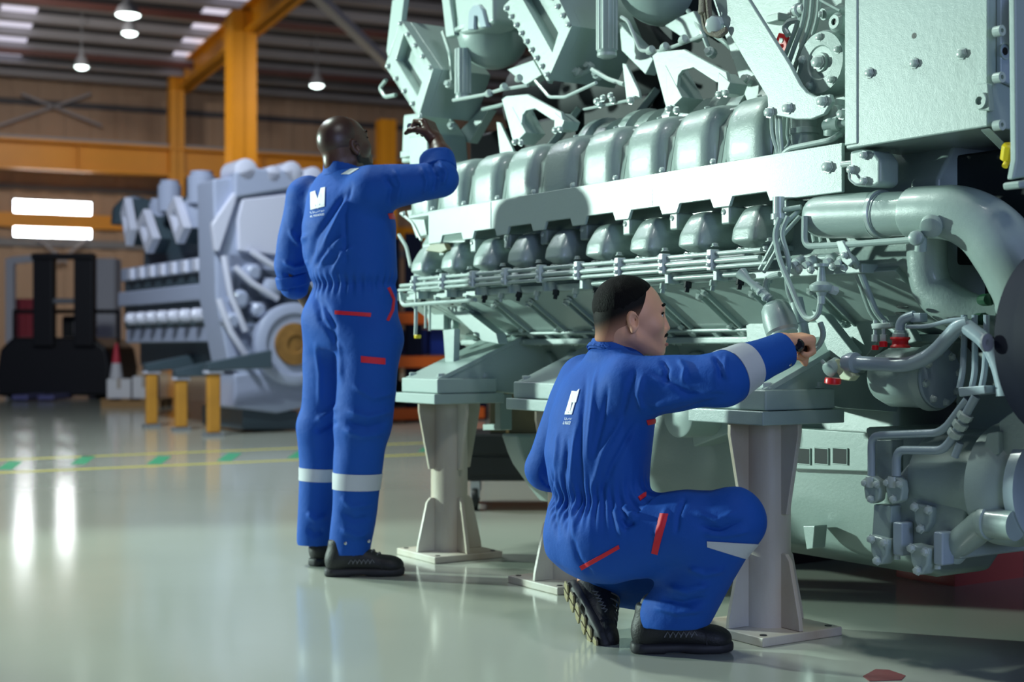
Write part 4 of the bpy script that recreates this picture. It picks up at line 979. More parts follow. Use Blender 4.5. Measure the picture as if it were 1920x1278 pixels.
tubeR('exhaust_pipe', [(1000,-60,.62),(1100,-30,.60),(1200,10,.60),(1290,60,.62)], [.16,.16,.15,.13], PAINT)
plate('dome_foot', ((950,130),(1000,112),(1016,140),(985,160)), .30, .05)
plate('dome_foot', ((1245,48),(1275,30),(1300,20),(1320,60),(1290,78)), .34, .05)
# oil separator canisters with ribs
def canister(x, y0, y1, r, b):
    p, q = EB(x, y1, b), EB(x, y0, b); h = (q-p).length
    c = MB().lathe(p,(0,0,1),[(0,r*.9),(.006,r),(h,r)],28).build('separator_canister', PAINT, eng)
    for t in np.linspace(0, 2*math.pi, 13)[:-1]:
        MB().box((p.x+r*math.cos(t)-.003,p.y+r*math.sin(t)-.003,p.z+.012),(p.x+r*math.cos(t)+.003,p.y+r*math.sin(t)+.003,q.z)).build('canister_rib', ZINC, c)
    MB().lathe(p+Vector((0,0,-.02)),(0,0,1),[(0,r*.5),(.008,r*1.02),(.02,r*1.02)],28).build('canister_base', ZINC, c)
canister(868, 92, 180, .034, .28); canister(1138, -20, 100, .038, .24)
# forked support brackets on the covers
def fork(dx, dy, s, b):
    def T(pts): return [(dx+x*s, dy+y*s) for x,y in pts]
    f = plate('support_bracket', T(((0,10),(8,4),(48,0),(112,34),(116,52),(96,50),(62,28),(46,32),(40,40),(34,92),(22,92))), b, .016, PAINT)
    MB().prism(poly(T(((20,22),(46,72),(24,94))), b-.001), (0,.10,0)).build('bracket_gusset', PAINT, f, bevel=.003)
    MB().prism(poly(T(((100,34),(118,50),(112,66),(98,70))), b-.001), (0,.08,0)).build('bracket_gusset', PAINT, f, bevel=.003)
    for (x,y) in ((26,90),(38,92),(102,68),(112,66)): boltpx(dx+x*s, dy+y*s, b-.004, 1.0, f)
    return f
fork(940, 176, 1.0, .17); fork(1222, 92, 1.25, .17)
for (x,y) in ((1166,118),(930,228)):
    plate('upright_fin', ((x,y),(x+8,y+2),(x+32,y+52),(x+34,y+66),(x+8,y+70)), .20, .012); boltpx(x+18, y+70, .19, 1.2)
plate('slant_block', ((850,260),(866,240),(905,200),(916,205),(880,268)), .50, .05, PAINT)
plate('slant_block', ((1160,40),(1175,58),(1225,110),(1210,140),(1165,95)), .34, .05, PAINT)
# linkage rods and small pipes in the valley
pipe('linkage_rod', [(850,188,.20),(905,178,.20),(940,168,.20),(990,160,.22)], .008, ZINC, .02)
pipe('linkage_rod', [(1004,152,.20),(1030,182,.18),(1060,182,.18),(1118,155,.18)], .007, ZINC, .02)
pipe('linkage_rod', [(1165,32,.2),(1178,40,.2),(1200,95,.2),(1240,96,.2),(1320,66,.2)], .007, ZINC, .02)
pipe('linkage_rod', [(1110,130,.24),(1140,148,.24),(1170,158,.24)], .009, ZINC, .02)
pipe('linkage_rod', [(1095,205,.26),(1180,188,.26)], .006, ZINC, .02)
for (x,y) in ((912,178),(940,166),(968,150),(1214,98),(1240,92),(1275,78)):
    MB().lathe(EB(x,y,.19),(1,0,.2),[(0,.010),(.012,.016),(.03,.016),(.032,.010)],10).build('linkage_joint', ZINC, eng)
for (x,y) in ((1120,190),(1132,184),(1146,180),(1126,196),(1150,188)): boltpx(x, y, .25, 1.0)
# back bank and exhaust trunk closing the valley, its shade put into their dark colour
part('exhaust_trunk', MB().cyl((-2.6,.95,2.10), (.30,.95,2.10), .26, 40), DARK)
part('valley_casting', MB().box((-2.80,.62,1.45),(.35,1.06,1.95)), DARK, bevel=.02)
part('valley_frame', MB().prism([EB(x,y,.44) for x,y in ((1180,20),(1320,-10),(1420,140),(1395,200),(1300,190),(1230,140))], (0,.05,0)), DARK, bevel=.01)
for k in range(4): part('valley_strut', MB().bar((-2.0+.55*k,.45,1.66),(-1.85+.55*k,.62,1.95),.05,.03), PAINT, bevel=.004)
# far end face of the engine with hanging pipes, by the standing man
part('end_gearcase', MB().prism([(-2.44,.05,1.10),(-2.44,.45,.85),(-2.44,1.2,.85),(-2.44,1.45,1.2),(-2.44,1.3,1.6),(-2.44,.25,1.6)], (.10,0,0)), PAINT, bevel=.01)
pipe('hanging_pipe', [(780,545,-.02),(780,600,-.02),(779,628,-.02)], .008, ZINC, .02)
pipe('hanging_pipe', [(798,560,.05),(798,615,.05)], .006, ZINC, .02); pipe('hanging_pipe', [(806,560,.08),(806,620,.08)], .006, ZINC, .02)
part('yellow_cap', MB().lathe(EB(783,634,-.02),(0,0,1),[(0,.014),(.012,.016),(.016,.012)],14), YELLOWCAP, label='yellow cap on the hanging pipe')
plate('end_arm', ((818,560),(840,556),(930,625),(935,645),(905,640)), .10, .05, PAINT)
plate('end_block', ((800,590),(815,575),(832,580),(832,618),(805,618)), .14, .06, PAINT)
plate('end_web', ((830,618),(852,616),(850,690),(836,705)), .02, .03, PAINT)
part('round_end_cover', MB().lathe(EB(850,610,.20),(0,-1,0),[(0,.05),(.03,.05),(.034,.04)],24), PAINT)
part('port_cap', MB().prism([EB(x,y,-.03) for x,y in ((797,470),(806,458),(832,456),(838,468),(826,474))],(0,.05,0)), mat('olive_cap', rgb(112,116,84), .4), bevel=.003)
# controller box and loom behind the standing man's hand
plate('control_box', ((762,395),(790,388),(800,440),(780,446)), .12, .06, PAINTM)
pipe('thin_line', [(752,400,.05),(775,418,.05),(790,450,.05)], .007, ZINC, .03); pipe('thin_line', [(748,440,.05),(762,462,.05),(770,500,.02)], .008, ZINC, .03)

# ================================================================== generator bedplate at the right edge
gen = empty('generator', EF.wor((1.18,.55,0)), EF.ang, 'dark navy generator drum at the right edge of the frame', 'generator')
def gl(x, y, a): q = EA(x, y, a); return Vector((q.x-1.18, q.y-.55, q.z))
gc = gl(2035, 640, 1.16)
MB().lathe(gc,(1,0,0),[(-.10,.20),(-.08,.235),(-.02,.25),(.0,.262),(.35,.262)],56).build('drum', NAVY, gen)
MB().lathe(gl(1868,642,1.10)+Vector((-.02,-.005,0)),(-1,0,0),[(0,.022),(.006,.022),(.007,.008),(.0,.008)],20).build('drum_port', GREYM, gen)
MB().box((-.12,-.52,.0),(.5,.35,.045)).build('bed_plate', BLACK, gen, bevel=.005)
MB().prism([(-.06,-.30,.045),(-.06,.25,.045),(-.06,.2,.30),(-.06,-.25,.30)],(.5,0,0)).build('pedestal', NAVY, gen, bevel=.012)
MB().box((.02,-.33,.045),(.10,.22,.42)).build('pedestal_plate', NAVY, gen, bevel=.006)
MB().box((-.05,-.2,.30),(.4,.2,gc.z-.18)).build('pedestal_neck', NAVY, gen, bevel=.01)
# red tray for the red thing behind, under the machine
rd = empty('red_drip_tray', EF.wor((EB(1800,1060,1.38).x,1.38,0)), EF.ang, 'red plastic drip tray under the right end of the engine', 'tray')
RT = mat('red_tray_plastic', rgb(206,96,84), .35)
MB().ringprism([(-.14,-.2,0),(.14,-.2,0),(.14,.2,0),(-.14,.2,0)],[(-.12,-.18,0),(.12,-.18,0),(.12,.18,0),(-.12,.18,0)],(0,0,.20)).box((-.12,-.18,.004),(.12,.18,.02)).build('tub', RT, rd, smooth=0)
MB().ringprism([(-.16,-.22,.18),(.16,-.22,.18),(.16,.22,.18),(-.16,.22,.18)],[(-.12,-.18,.18),(.12,-.18,.18),(.12,.18,.18),(-.12,.18,.18)],(0,0,.025)).build('rim', RT, rd, bevel=.006)
bx = flr(1560, 1052); 
bk = empty('timber_bearer', (bx.x, bx.y+.1, 0), EF.ang+math.pi/2, 'dark timber bearer on the floor beneath the sump', 'timber')
MB().box((-.30,-.06,0),(.30,.06,.05)).build('beam', mat('dark_timber', rgb(40,38,36), .7), bk, bevel=.004)
# ================================================================== SECOND ENGINE, farther back
G = Frame((-3.12, 14.9), -57.0)
en2 = empty('engine', G.O, G.ang, 'second grey engine on yellow posts in the background', 'engine')
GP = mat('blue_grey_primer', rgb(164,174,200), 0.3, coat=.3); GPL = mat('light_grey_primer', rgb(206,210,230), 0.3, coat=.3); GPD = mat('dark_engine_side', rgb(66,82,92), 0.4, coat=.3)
TIM = mat('ochre_post_paint', rgb(196,140,50), .55, vary=(4,.8))
def gp(name, pts, b, depth, m=GP, bev=.02): return MB().prism([G.B(x,y,b) for x,y in pts],(0,depth,0)).build(name, m, en2, bevel=bev)
def ga(name, pts, a, depth, m=GP, bev=.02): return MB().prism([G.A(x,y,a) for x,y in pts],(-depth,0,0)).build(name, m, en2, bevel=bev)
aF = G.A(470,500,0).x
aF = 0.30                                   # plane of the near end face
aB = G.B(240,600,.15).x
zt = [G.B(300,y,.15).z for y in (360,470,560,650,690)]
z1 = lambda y, x=400: G.B(x,y,.15).z
L0 = aB; L1 = aF-.12
def long(name, lo, hi, m=GP, bev=.02): return MB().box((L0,lo[0],lo[1]),(L1,hi[0],hi[1])).build(name, m, en2, bevel=bev)
zb = z1(690); z2 = z1(610); z3 = z1(545); z4 = z1(505); z5 = z1(480); z6 = z1(375)
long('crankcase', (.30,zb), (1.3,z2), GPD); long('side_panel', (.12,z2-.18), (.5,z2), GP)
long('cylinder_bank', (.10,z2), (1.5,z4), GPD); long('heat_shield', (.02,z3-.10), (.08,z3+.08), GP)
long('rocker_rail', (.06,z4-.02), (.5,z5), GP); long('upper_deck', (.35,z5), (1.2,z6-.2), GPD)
n2 = 9
for k in range(n2):
    a = L1-.12-(L1-L0-.2)/n2*k
    MB().lathe((a,.02,z2+.12),(0,1,0),[(-.05,.045),(-.01,.075),(.15,.08)],16).build('exhaust_port', GPL, en2)
    MB().box((a-.10,.02,z4-.02),(a+.06,.3,z4+.13)).build('rocker_cover', GPL, en2, bevel=.03)
# diamond fronted air housings
for (cx, cy, w, h) in ((270,433,17,42),(327,412,18,45),(234,415,10,46)):
    o = [(cx-w*.9,cy-h*.35),(cx-w*.1,cy-h),(cx+w,cy+h*.3),(cx+w*.2,cy+h)]
    i = [(cx+(x-cx)*.42, cy+(y-cy)*.5) for x,y in o]
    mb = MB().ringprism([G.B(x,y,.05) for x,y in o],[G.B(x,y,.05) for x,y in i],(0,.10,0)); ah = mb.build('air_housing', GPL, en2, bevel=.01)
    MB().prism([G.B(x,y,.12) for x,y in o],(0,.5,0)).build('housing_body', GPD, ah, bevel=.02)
for (x,y,r) in ((318,345,.14),(378,330,.16),(295,378,.10),(250,375,.12),(372,376,.16)):
    MB().lathe(G.B(x,y+28,.30),(0,0,1),[(-.15,r),(.16,r),(.18,r*.8),(.22,r*.8)],20).build('turbo_stack', GP, en2)
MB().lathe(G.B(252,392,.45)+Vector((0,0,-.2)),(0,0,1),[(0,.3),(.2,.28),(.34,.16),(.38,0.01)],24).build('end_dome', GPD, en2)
# near end: gearcase, tall cover, flywheel
ga('gearcase', ((400,335),(545,318),(600,330),(605,480),(590,720),(520,740),(430,690),(405,560)), aF-.12, .5, GP, .03)
ga('cover_panel', ((455,372),(552,362),(558,440),(530,480),(448,470),(446,410)), aF-.05, .08, GPL, .02)
ga('cover_rib', ((398,420),(440,360),(446,366),(412,470),(404,470)), aF-.04, .08, GPL, .01)
ga('cover_rib', ((556,330),(572,330),(580,480),(566,500)), aF-.04, .08, GPL, .01)
ga('top_manifold', ((440,322),(470,312),(520,320),(552,312),(556,352),(440,372)), aF-.03, .2, GP, .03)
for (x,y,r) in ((455,322,.13),(505,330,.10),(540,325,.12),(580,335,.12)): MB().lathe(G.A(x,y,aF-.15),(1,0,0),[(-.3,r),(.1,r),(.12,r*.7)],20).build('end_cap', GPL, en2)
for (x,y,r) in ((470,510,.09),(505,540,.11),(445,560,.10),(540,505,.10),(480,580,.08),(570,540,.12),(430,600,.09)): MB().lathe(G.A(x,y,aF-.08),(1,0,-.1),[(-.1,r),(.08,r),(.11,r*.6)],18).build('auxiliary', GP, en2)
for (p,q) in (((420,480),(460,620)),((440,500),(520,560)),((470,470),(560,520)),((410,560),(470,680))): MB().tube([G.A(*p,aF),G.A((p[0]+q[0])/2-8,(p[1]+q[1])/2,aF+.05),G.A(*q,aF)],.035,10).build('end_pipe', GPL, en2)
fw = G.A(548,645,aF)
fy = MB().lathe(fw,(1,0,0),[(-.25,.40),(-.02,.44),(.06,.44),(.08,.41),(.08,.33),(.05,.32),(.05,.22)],56).build('flywheel', GP, en2)
MB().lathe(fw,(1,0,0),[(.03,.23),(.09,.22),(.10,.10),(.08,.09),(.08,.0)],40).build('flywheel_hub', mat('rusty_ochre', rgb(150,110,54), .55, vary=(6,.6)), fy)
ga('lower_casting', ((440,700),(590,690),(590,760),(520,775),(440,765)), aF-.1, .6, GP, .03)
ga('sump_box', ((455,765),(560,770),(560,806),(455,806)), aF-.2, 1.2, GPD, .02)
# mounting feet and posts
def post(x0, x1, yt, yb, lab):
    Y = CH*F/(yb-HZ); p = W((x0+x1)/2, yb, Y); r = empty('engine_post', (p.x,p.y,0), G.ang, lab, 'engine post', 'ochre posts under the second engine')
    hw = (x1-x0)/2/F*Y; zt_ = W(0, yt, Y).z
    MB().box((-hw*.55,-hw*.9,.03),(hw*.55,hw*.9,zt_)).build('column', TIM, r, bevel=.02)
    MB().box((-hw*.9,-hw*1.3,0),(hw*.9,hw*1.3,.03)).build('base', GREYM, r, bevel=.006); MB().box((-hw*.8,-hw*1.2,zt_),(hw*.8,hw*1.2,zt_+.03)).build('cap', GPL, r, bevel=.006)
    return p, zt_
for (x0,x1,yt,yb,lab) in ((386,414,700,817,'ochre post under the second engine, nearest of the row'),(327,352,712,806,'ochre post under the second engine, middle of the row'),(272,296,700,800,'ochre post under the second engine, leftmost of the row')):
    p, z_ = post(x0, x1, yt, yb, lab)
    l = G.loc((p.x,p.y,0)); MB().prism([(l.x-.08,l.y-.08,z_+.031),(l.x-.08,l.y-.08,z_+.11),(l.x-.08,max(l.y+.2,.40),z_+.24),(l.x-.08,max(l.y+.2,.40),z_+.05)],(.16,0,0)).build('mount_foot', GPD, en2, bevel=.01)
# ================================================================== PEOPLE
CLOTH = mat('blue_coverall_cloth', (.010,.076,.36), 0.7, bump=(260, 0.08), bump2=(34, 0.24), spec=0.18)
REFL = mat('silver_reflective_tape', rgb(186,190,196), 0.45, bump=(300, 0.08))
REDT = mat('red_trim_cloth', rgb(206,22,44), 0.6)
PRINT = mat('white_back_print', rgb(236,240,240), 0.6)
SKIN_L = mat('tan_skin', rgb(220,162,130), 0.48, vary=(14, .9), bump=(320, .05)); SKIN_D = mat('dark_brown_skin', rgb(84,54,42), 0.40, vary=(14, .85), bump=(320, .05))
HAIR = mat('black_hair', rgb(13,12,12), 0.6, bump=(420, .4, (1,1,.35)), spec=.08); FADE = mat('cropped_hair_fade', rgb(96,74,64), 0.6, bump=(600, .25))
BEARD = mat('short_black_beard', rgb(34,26,22), 0.7, bump=(500, .3)); LIP = mat('lip_skin', rgb(164,98,84), .45); LIPD = mat('dark_lip_skin', rgb(84,46,40), .45)
EYEW = mat('eye_white', rgb(225,222,218), .2); IRIS = mat('dark_iris', rgb(26,18,16), .15)
BOOT = mat('black_boot_leather', rgb(27,28,29), .55, bump=(160,.2)); SOLE = mat('boot_sole_rubber', rgb(40,40,42), .6); SOLE2 = mat('worn_sole_tread', rgb(150,140,104), .6); LACE = mat('grey_lace', rgb(110,112,114), .7)
def fade_mat(name, c0, c1, p0, p1):
    m = mat(name, c1, .6, bump=(600, .2), spec=.15); nt = m.node_tree; d = Vector(p1)-Vector(p0)
    tc = nt.nodes.new('ShaderNodeTexCoord'); dt = nt.nodes.new('ShaderNodeVectorMath'); dt.operation = 'DOT_PRODUCT'; dt.inputs[1].default_value = d.normalized()
    nt.links.new(tc.outputs['Object'], dt.inputs[0]); mr = nt.nodes.new('ShaderNodeMapRange'); mr.interpolation_type = 'SMOOTHSTEP'
    mr.inputs['From Min'].default_value = Vector(p0).dot(d.normalized()); mr.inputs['From Max'].default_value = Vector(p1).dot(d.normalized())
    nt.links.new(dt.outputs['Value'], mr.inputs['Value']); mx = nt.nodes.new('ShaderNodeValToRGB'); mx.color_ramp.elements[0].color = (*c0, 1); mx.color_ramp.elements[1].color = (*c1, 1)
    nt.links.new(mr.outputs['Result'], mx.inputs['Fac']); nt.links.new(mx.outputs['Color'], nt.nodes['Principled BSDF'].inputs['Base Color']); return m
SOCK = mat('grey_sock', rgb(96,98,100), .8, bump=(300,.3))

def unit(v): v = np.array(v, float); return v/np.linalg.norm(v)
def ray3(x, y): return np.array([(x-960)/F, 1.0, (HZ-y)/F])
def px_of(V, base):
    Pw = V+base; return 960+F*Pw[:,0]/Pw[:,1], HZ-F*(Pw[:,2]-CH)/Pw[:,1]
def folds_disp(base, folds, extra=None):
    """cloth folds given as pixel polylines: (points, width px, height m)"""
    def fn(V, N):
        x, y = px_of(V, base); o = np.zeros(len(V))
        tocam = -(V+base)+np.array([0,0,CH]); tocam /= np.linalg.norm(tocam, axis=1)[:,None]
        face = np.clip((N*tocam).sum(1)*2.5+.4, 0, 1)
        for pts, w, h in folds:
            best = np.full(len(V), 1e9); tt = np.zeros(len(V)); L = len(pts)-1
            for i in range(L):
                ax, ay = pts[i]; bx_, by_ = pts[i+1]; dx, dy = bx_-ax, by_-ay
                t = np.clip(((x-ax)*dx+(y-ay)*dy)/(dx*dx+dy*dy), 0, 1); d = np.hypot(x-ax-t*dx, y-ay-t*dy)
                m = d < best; best[m] = d[m]; tt[m] = (i+t[m])/L
            o += 1.35*h*np.exp(-(best/w)**2)*np.clip(np.minimum(tt, 1-tt)*5+.15, 0, 1)*face
        if extra is not None: o += extra(V, N)
        return o
    return fn
def pxplanes(pts, base):
    """planes through the lens that cut a convex outline from the cloth"""
    R = [ray3(*p) for p in pts]; c = sum(R); out = []; o = np.array([0,0,CH])-base
    for i in range(len(R)):
        n = np.cross(R[i], R[(i+1) % len(R)]); n = n/np.linalg.norm(n)
        if n.dot(c) < 0: n = -n
        out.append((o, n))
    return out
from mathutils.bvhtree import BVHTree
TREES = {}
def cloth_tree(src):
    if src.name not in TREES: TREES[src.name] = BVHTree.FromPolygons([v.co for v in src.data.vertices], [tuple(p.vertices) for p in src.data.polygons])
    return TREES[src.name]
def cloth_mark(src, name, pts, Y, m, base, rad=.12, off=.003, label=None, par=None):
    cx = sum(p[0] for p in pts)/len(pts); cy = sum(p[1] for p in pts)/len(pts)
    h = cloth_tree(src).ray_cast(Vector(np.array([0,0,CH])-base), Vector(ray3(cx, cy)).normalized()); c = np.array(h[0]) if h[0] is not None else np.array(W(cx, cy, Y))-base
    tc = unit(np.array([0,0,CH])-base-c)
    return patch(src, name, pxplanes(pts, base), m, par or src, off, .002, (c, rad, tc, .05), label)
def head_build(field, c, f, u, k=.018, s=1.0, beard=False):
    f = unit(f); u = unit(np.array(u)-f*np.dot(u, f)); r = np.cross(f, u); M = np.array([f, r, u])
    def T(a, b, d): return c+(f*a+r*b+u*d)*s
    def E(p, q, kk=k, mode='add'): field.ell(T(*p), np.array(q)*s, M, kk, mode)
    def Cp(p, q, ra, rb, kk=k, mode='add'): field.cap(T(*p), T(*q), ra*s, rb*s, kk, mode)
    E((-.010,0,.020), (.094,.074,.088), 0); E((.036,0,.0), (.062,.062,.084), .03); E((.042,0,-.058), (.054,.050,.056), .03)
    for q in (-1,1):
        Cp((.0,q*.052,-.066), (.080,q*.018,-.106), .018, .015, .025)
        E((.070,q*.038,-.028), (.026,.022,.028), .02)
        E((.100,q*.032,.002), (.013,.016,.010), .010, 'sub')
    E((.090,0,-.106), (.018,.020,.015), .02)
    Cp((.088,-.034,.020), (.094,0,.022), .009, .010, .015); Cp((.094,0,.022), (.088,.034,.020), .010, .009, .015)
    Cp((.096,0,.010), (.113,0,-.036), .007, .0105, .010); 
    for q in (-1,1): E((.102,q*.013,-.044), (.011,.008,.008), .008)
    E((.088,0,-.072), (.020,.032,.028), .02)
    E((.106,0,-.067), (.009,.021,.006), .006); E((.105,0,-.086), (.009,.019,.007), .006)
    for q in (-1,1):
        e0 = T(-.004,q*.074,-.020); ax = unit(f*.95+r*q*(-.10)+u*.25); Mr = np.array([ax, unit(np.cross(ax, u)), unit(np.cross(np.cross(ax,u), ax))])
        Mr[1] = unit(r*q+f*-.45); Mr[2] = unit(u-f*.22); Mr[0] = unit(np.cross(Mr[1], Mr[2]))
        field.ell(e0+r*q*.008*s, np.array((.019,.008,.031))*s, Mr, .006)
        field.ell(e0+r*q*.016*s+f*.003*s+u*.002*s, np.array((.0115,.0095,.021))*s, Mr, .003, 'sub')
        field.ell(e0+r*q*.008*s+f*.002*s-u*.028*s, np.array((.009,.007,.009))*s, Mr, .006)
    for q in (-1,1):                       # lower lids
        Cp((.092,q*.018,-.007), (.086,q*.043,-.006), .0045, .0045, .006)
    return T, f, r, u, M
def head_bits(T, f, r, u, M, par, s=1.0):
    for q in (-1,1):
        c = T(.083,q*.031,.001); rr = .0122*s
        e = MB().lathe(Vector(c-f*rr), Vector(f), [(rr*(1-math.cos(t)), max(rr*math.sin(t), 1e-4)) for t in np.linspace(0,math.pi,11)], 16).build('eye', EYEW, par)
        MB().lathe(Vector(c+f*rr*.86), Vector(f), [(0,rr*.55),(rr*.10,rr*.46),(rr*.16,.0005)], 14).build('iris', IRIS, e)
        MB().tube([Vector(T(.0975,q*.016,.028)), Vector(T(.0985,q*.028,.032)), Vector(T(.090,q*.044,.028))], .0045*s, 6).build('eyebrow', HAIR, par)
        MB().tube([Vector(T(.094,q*.018,.004)), Vector(T(.0955,q*.031,.0075)), Vector(T(.089,q*.044,.004))], .0030*s, 6).build('eyelid', HAIR, par)
def hand_build(field, w, d, n, s, curls, thumb, sc=1.0, k=.012):
    """w wrist, d towards knuckles, n palm side, s towards the thumb"""
    d = unit(d); n = unit(np.array(n)-d*np.dot(n, d)); s = unit(np.array(s)-d*np.dot(s, d)-n*np.dot(s, n))
    field.box(w+d*.050*sc, np.array((.048,.041,.015))*sc, np.array([d,s,n]), .014*sc, .02)
    field.ell(w+d*.035*sc+s*.022*sc+n*.010*sc, np.array((.032,.020,.016))*sc, np.array([d,s,n]), .02)
    tips = []
    for i, (off, ln, c) in enumerate(zip((.031,.0105,-.010,-.030), (.96,1.06,1.0,.80), curls)):
        p = w+d*(.094-.006*abs(i-1))*sc+s*off*sc; a = 0.0
        for j, (L, rr) in enumerate(zip((.044,.028,.022), (.0098,.0090,.0082))):
            a += c[j]; dd = d*math.cos(a)+n*math.sin(a)+s*(.05*(1.5-i)*.5); q = p+unit(dd)*L*ln*sc
            field.cap(p, q, rr*sc, (rr-.0006)*sc, .004 if j else .010); p = q
        tips.append(p)
    p = w+d*.028*sc+s*.034*sc+n*.006*sc
    for j, (dv, L, rr) in enumerate(zip(thumb, (.045,.034,.026), (.0135,.0112,.0098))):
        q = p+(d*dv[0]+s*dv[1]+n*dv[2])/np.linalg.norm(dv)*L*sc; field.cap(p, q, rr*sc, (rr-.001)*sc, .010); p = q
    tips.append(p); return tips
def boot(par, heel, fwd, up, m_sole=None, tread=False, L=.30):
    x = unit(fwd); z = unit(np.array(up)-x*np.dot(up, x)); y = np.cross(z, x); M = np.array([x,y,z])
    def tr(V): return np.array(heel)+V@M
    ex, ey, ez = np.eye(3); k = L/.30
    f = SDF((-.03,-.07,-.01), (.33,.07,.19), .005)
    f.loft([((.004,0,.058),.024,.026),((.03,0,.064),.046,.036),((.08,0,.068),.050,.039),((.13,0,.062),.046,.042),((.19,0,.050),.038,.046),((.25,0,.042),.030,.045),((.288,0,.036),.020,.030)], ex, ez, ey, 0, cap=.03)
    f.ell((.245,0,.040), (.052,.046,.034), None, .02); f.ell((.03,0,.06),(.032,.036,.046),None,.02)
    f.cap((.060,0,.075), (.052,0,.125), .046, .044, .03); f.cap((.075,0,.10), (.16,0,.070), .030, .026, .03)
    f.plane((0,0,.140), (-.15,0,1)); f.plane((0,0,.012), (0,0,-1))
    V, Fc = f.verts_faces(2); bo = np_mesh('boot', tr(V*[k,1,1]), Fc, BOOT, par)
    g = SDF((-.03,-.075,-.02), (.33,.075,.06), .005)
    g.loft([((-.006,0,.016),.018,.024),((.02,0,.016),.018,.040),((.09,0,.016),.018,.042),((.14,0,.018),.016,.041),((.20,0,.016),.018,.050),((.26,0,.017),.018,.048),((.302,0,.020),.016,.028)], ex, ez, ey, 0, cap=.012, p=3.5)
    g.box((.125,0,-.004), (.028,.08,.010), None, .003, .004, 'sub')
    V, Fc = g.verts_faces(2); so = np_mesh('boot_sole', tr(V*[k,1,1]), Fc, m_sole or SOLE, bo)
    for i in range(5):
        t = .105+.022*i; zz = .130-.011*i
        pts = [(t,-.034,zz-.022),(t+.004,-.018,zz-.002),(t+.010,.0,zz+.003),(t+.014,.018,zz-.002),(t+.018,.034,zz-.022)]
        MB().tube(catmull([Vector(tr(np.array(p)*[k,1,1])) for p in pts], 4), .0028, 6).build('boot_lace', LACE, bo)
    for sy in (-1, 1):                      # stitched side panel strokes and toe seam
        for i in range(6):
            t = .088+.016*i; q = [(t,sy*.0465,.052),(t+.010,sy*.0455,.068),(t+.018,sy*.044,.056)]
            MB().tube([Vector(tr(np.array(p)*[k,1,1])) for p in q], .0022, 6).build('side_stitch', LACE, bo)
    MB().tube(catmull([Vector(tr(np.array(p)*[k,1,1])) for p in ((.215,-.047,.030),(.212,-.040,.062),(.208,0,.078),(.212,.040,.062),(.215,.047,.030))], 5), .0030, 6).build('toe_seam', SOLE, bo)
    if tread:
        for i in range(6):
            a = -.002+.048*i; mb = MB()
            for sy in (-1,1):
                mb2 = MB().prism([Vector(tr(np.array(p))) for p in ((a,sy*.006,-.002),(a+.036,sy*.006,-.002),(a+.030,sy*.038,-.002),(a+.008,sy*.036,-.002))], Vector(-z*.007))
                mb2.build('tread_block', SOLE2, so, bevel=.002)
    return bo
def noise_wr(amp, fs, seed):
    rs = np.random.RandomState(seed); dirs = rs.normal(size=(9,3)); ph = rs.rand(9)*6.28; fr = fs*(.6+rs.rand(9))
    def fn(V, N):
        w = V + .02*np.sin(V[:,[1,2,0]]*17+seed); o = np.zeros(len(V))
        for d, p, q in zip(dirs, ph, fr):
            d = d/np.linalg.norm(d)*q*np.array([1,1,.6]); o += np.sin(w@d+p)
        return amp*np.clip(o/3, -1, 1)
    return fn

# ------------------------------------------------------------------ standing man
SB = np.array([-.62, 5.6, 0.0])
def S(x, y, Y): return np.array(W(x, y, Y))-SB
Fs = unit((.80,.60,0)); Rs = unit((.60,-.80,0)); UZ = np.array((0,0,1.0))
bS = SDF((-.36,-.45,.05), (.50,.50,1.83), .0042)
# body under the coverall
bS.loft([(S(662,645,5.6),.11,.15),(S(663,590,5.6),.13,.16),(S(660,500,5.6),.125,.16),(S(652,420,5.6),.125,.17),(S(650,370,5.6),.10,.17),(S(648,335,5.6),.07,.12)], UZ, Fs, Rs, 0)
hc = S(643, 270, 5.60)
T_, f_, r_, u_, M_ = head_build(bS, hc, (Fs*.92+Rs*(-.10)+np.array((.05,0,.26))), (-.16,-.10,1), s=1.03)
bS.cap(T_(-.030,0,-.050), S(648,330,5.60), .060, .068, .03)
bS.cap(T_(-.070,0,-.065), S(630,325,5.60), .030, .045, .03)
eR, wR = S(828,326,5.47), S(817,262,5.57)
bS.cap(S(705,350,5.46), eR, .055, .045, .02); bS.cap(eR, S(827,292,5.52), .045, .044, .02); bS.cap(S(827,292,5.52), wR, .044, .030, .02, sq=((.3,-.9,0),.85))
hd_ = unit(S(803,232,5.60)-wR)
tipS = hand_build(bS, wR, hd_, (-.75,.55,.1), (-.45,-.55,.4), ((.9,1.3,.8),(1.0,1.4,.8),(1.05,1.4,.8),(1.1,1.4,.8)), ((.7,.5,.5),(.5,.1,.9),(.2,-.2,.9)), .98)
eL, wL = S(549,515,5.87), S(596,590,5.98)
bS.cap(S(578,365,5.78), eL, .058, .046, .02); bS.cap(eL, wL, .046, .032, .02)
hand_build(bS, wL, (.85,.25,-.15), (.5,-.8,0), (.1,.2,1), ((.5,.6,.4),(.5,.7,.4),(.6,.7,.4),(.6,.7,.4)), ((.6,.5,.3),(.8,.2,.3),(.9,0,.3)))
for (a, b, c, d) in ((S(697,640,5.50),S(684,800,5.50),S(660,1000,5.52),0),(S(630,640,5.68),S(608,800,5.75),S(594,985,5.78),0)):
    bS.cap(a, b, .085, .055, .02); bS.cap(b, c, .055, .038, .02)
manS = bS.build('person', SKIN_D, None, smooth=2); manS.location = SB
tag(manS, 'person in blue coverall standing with back turned, right arm raised to the engine', 'person')
head_bits(T_, f_, r_, u_, M_, manS, 1.03)
g = SDF(hc-.17, hc+.17, .004)                               # close-cropped stubble cap and beard
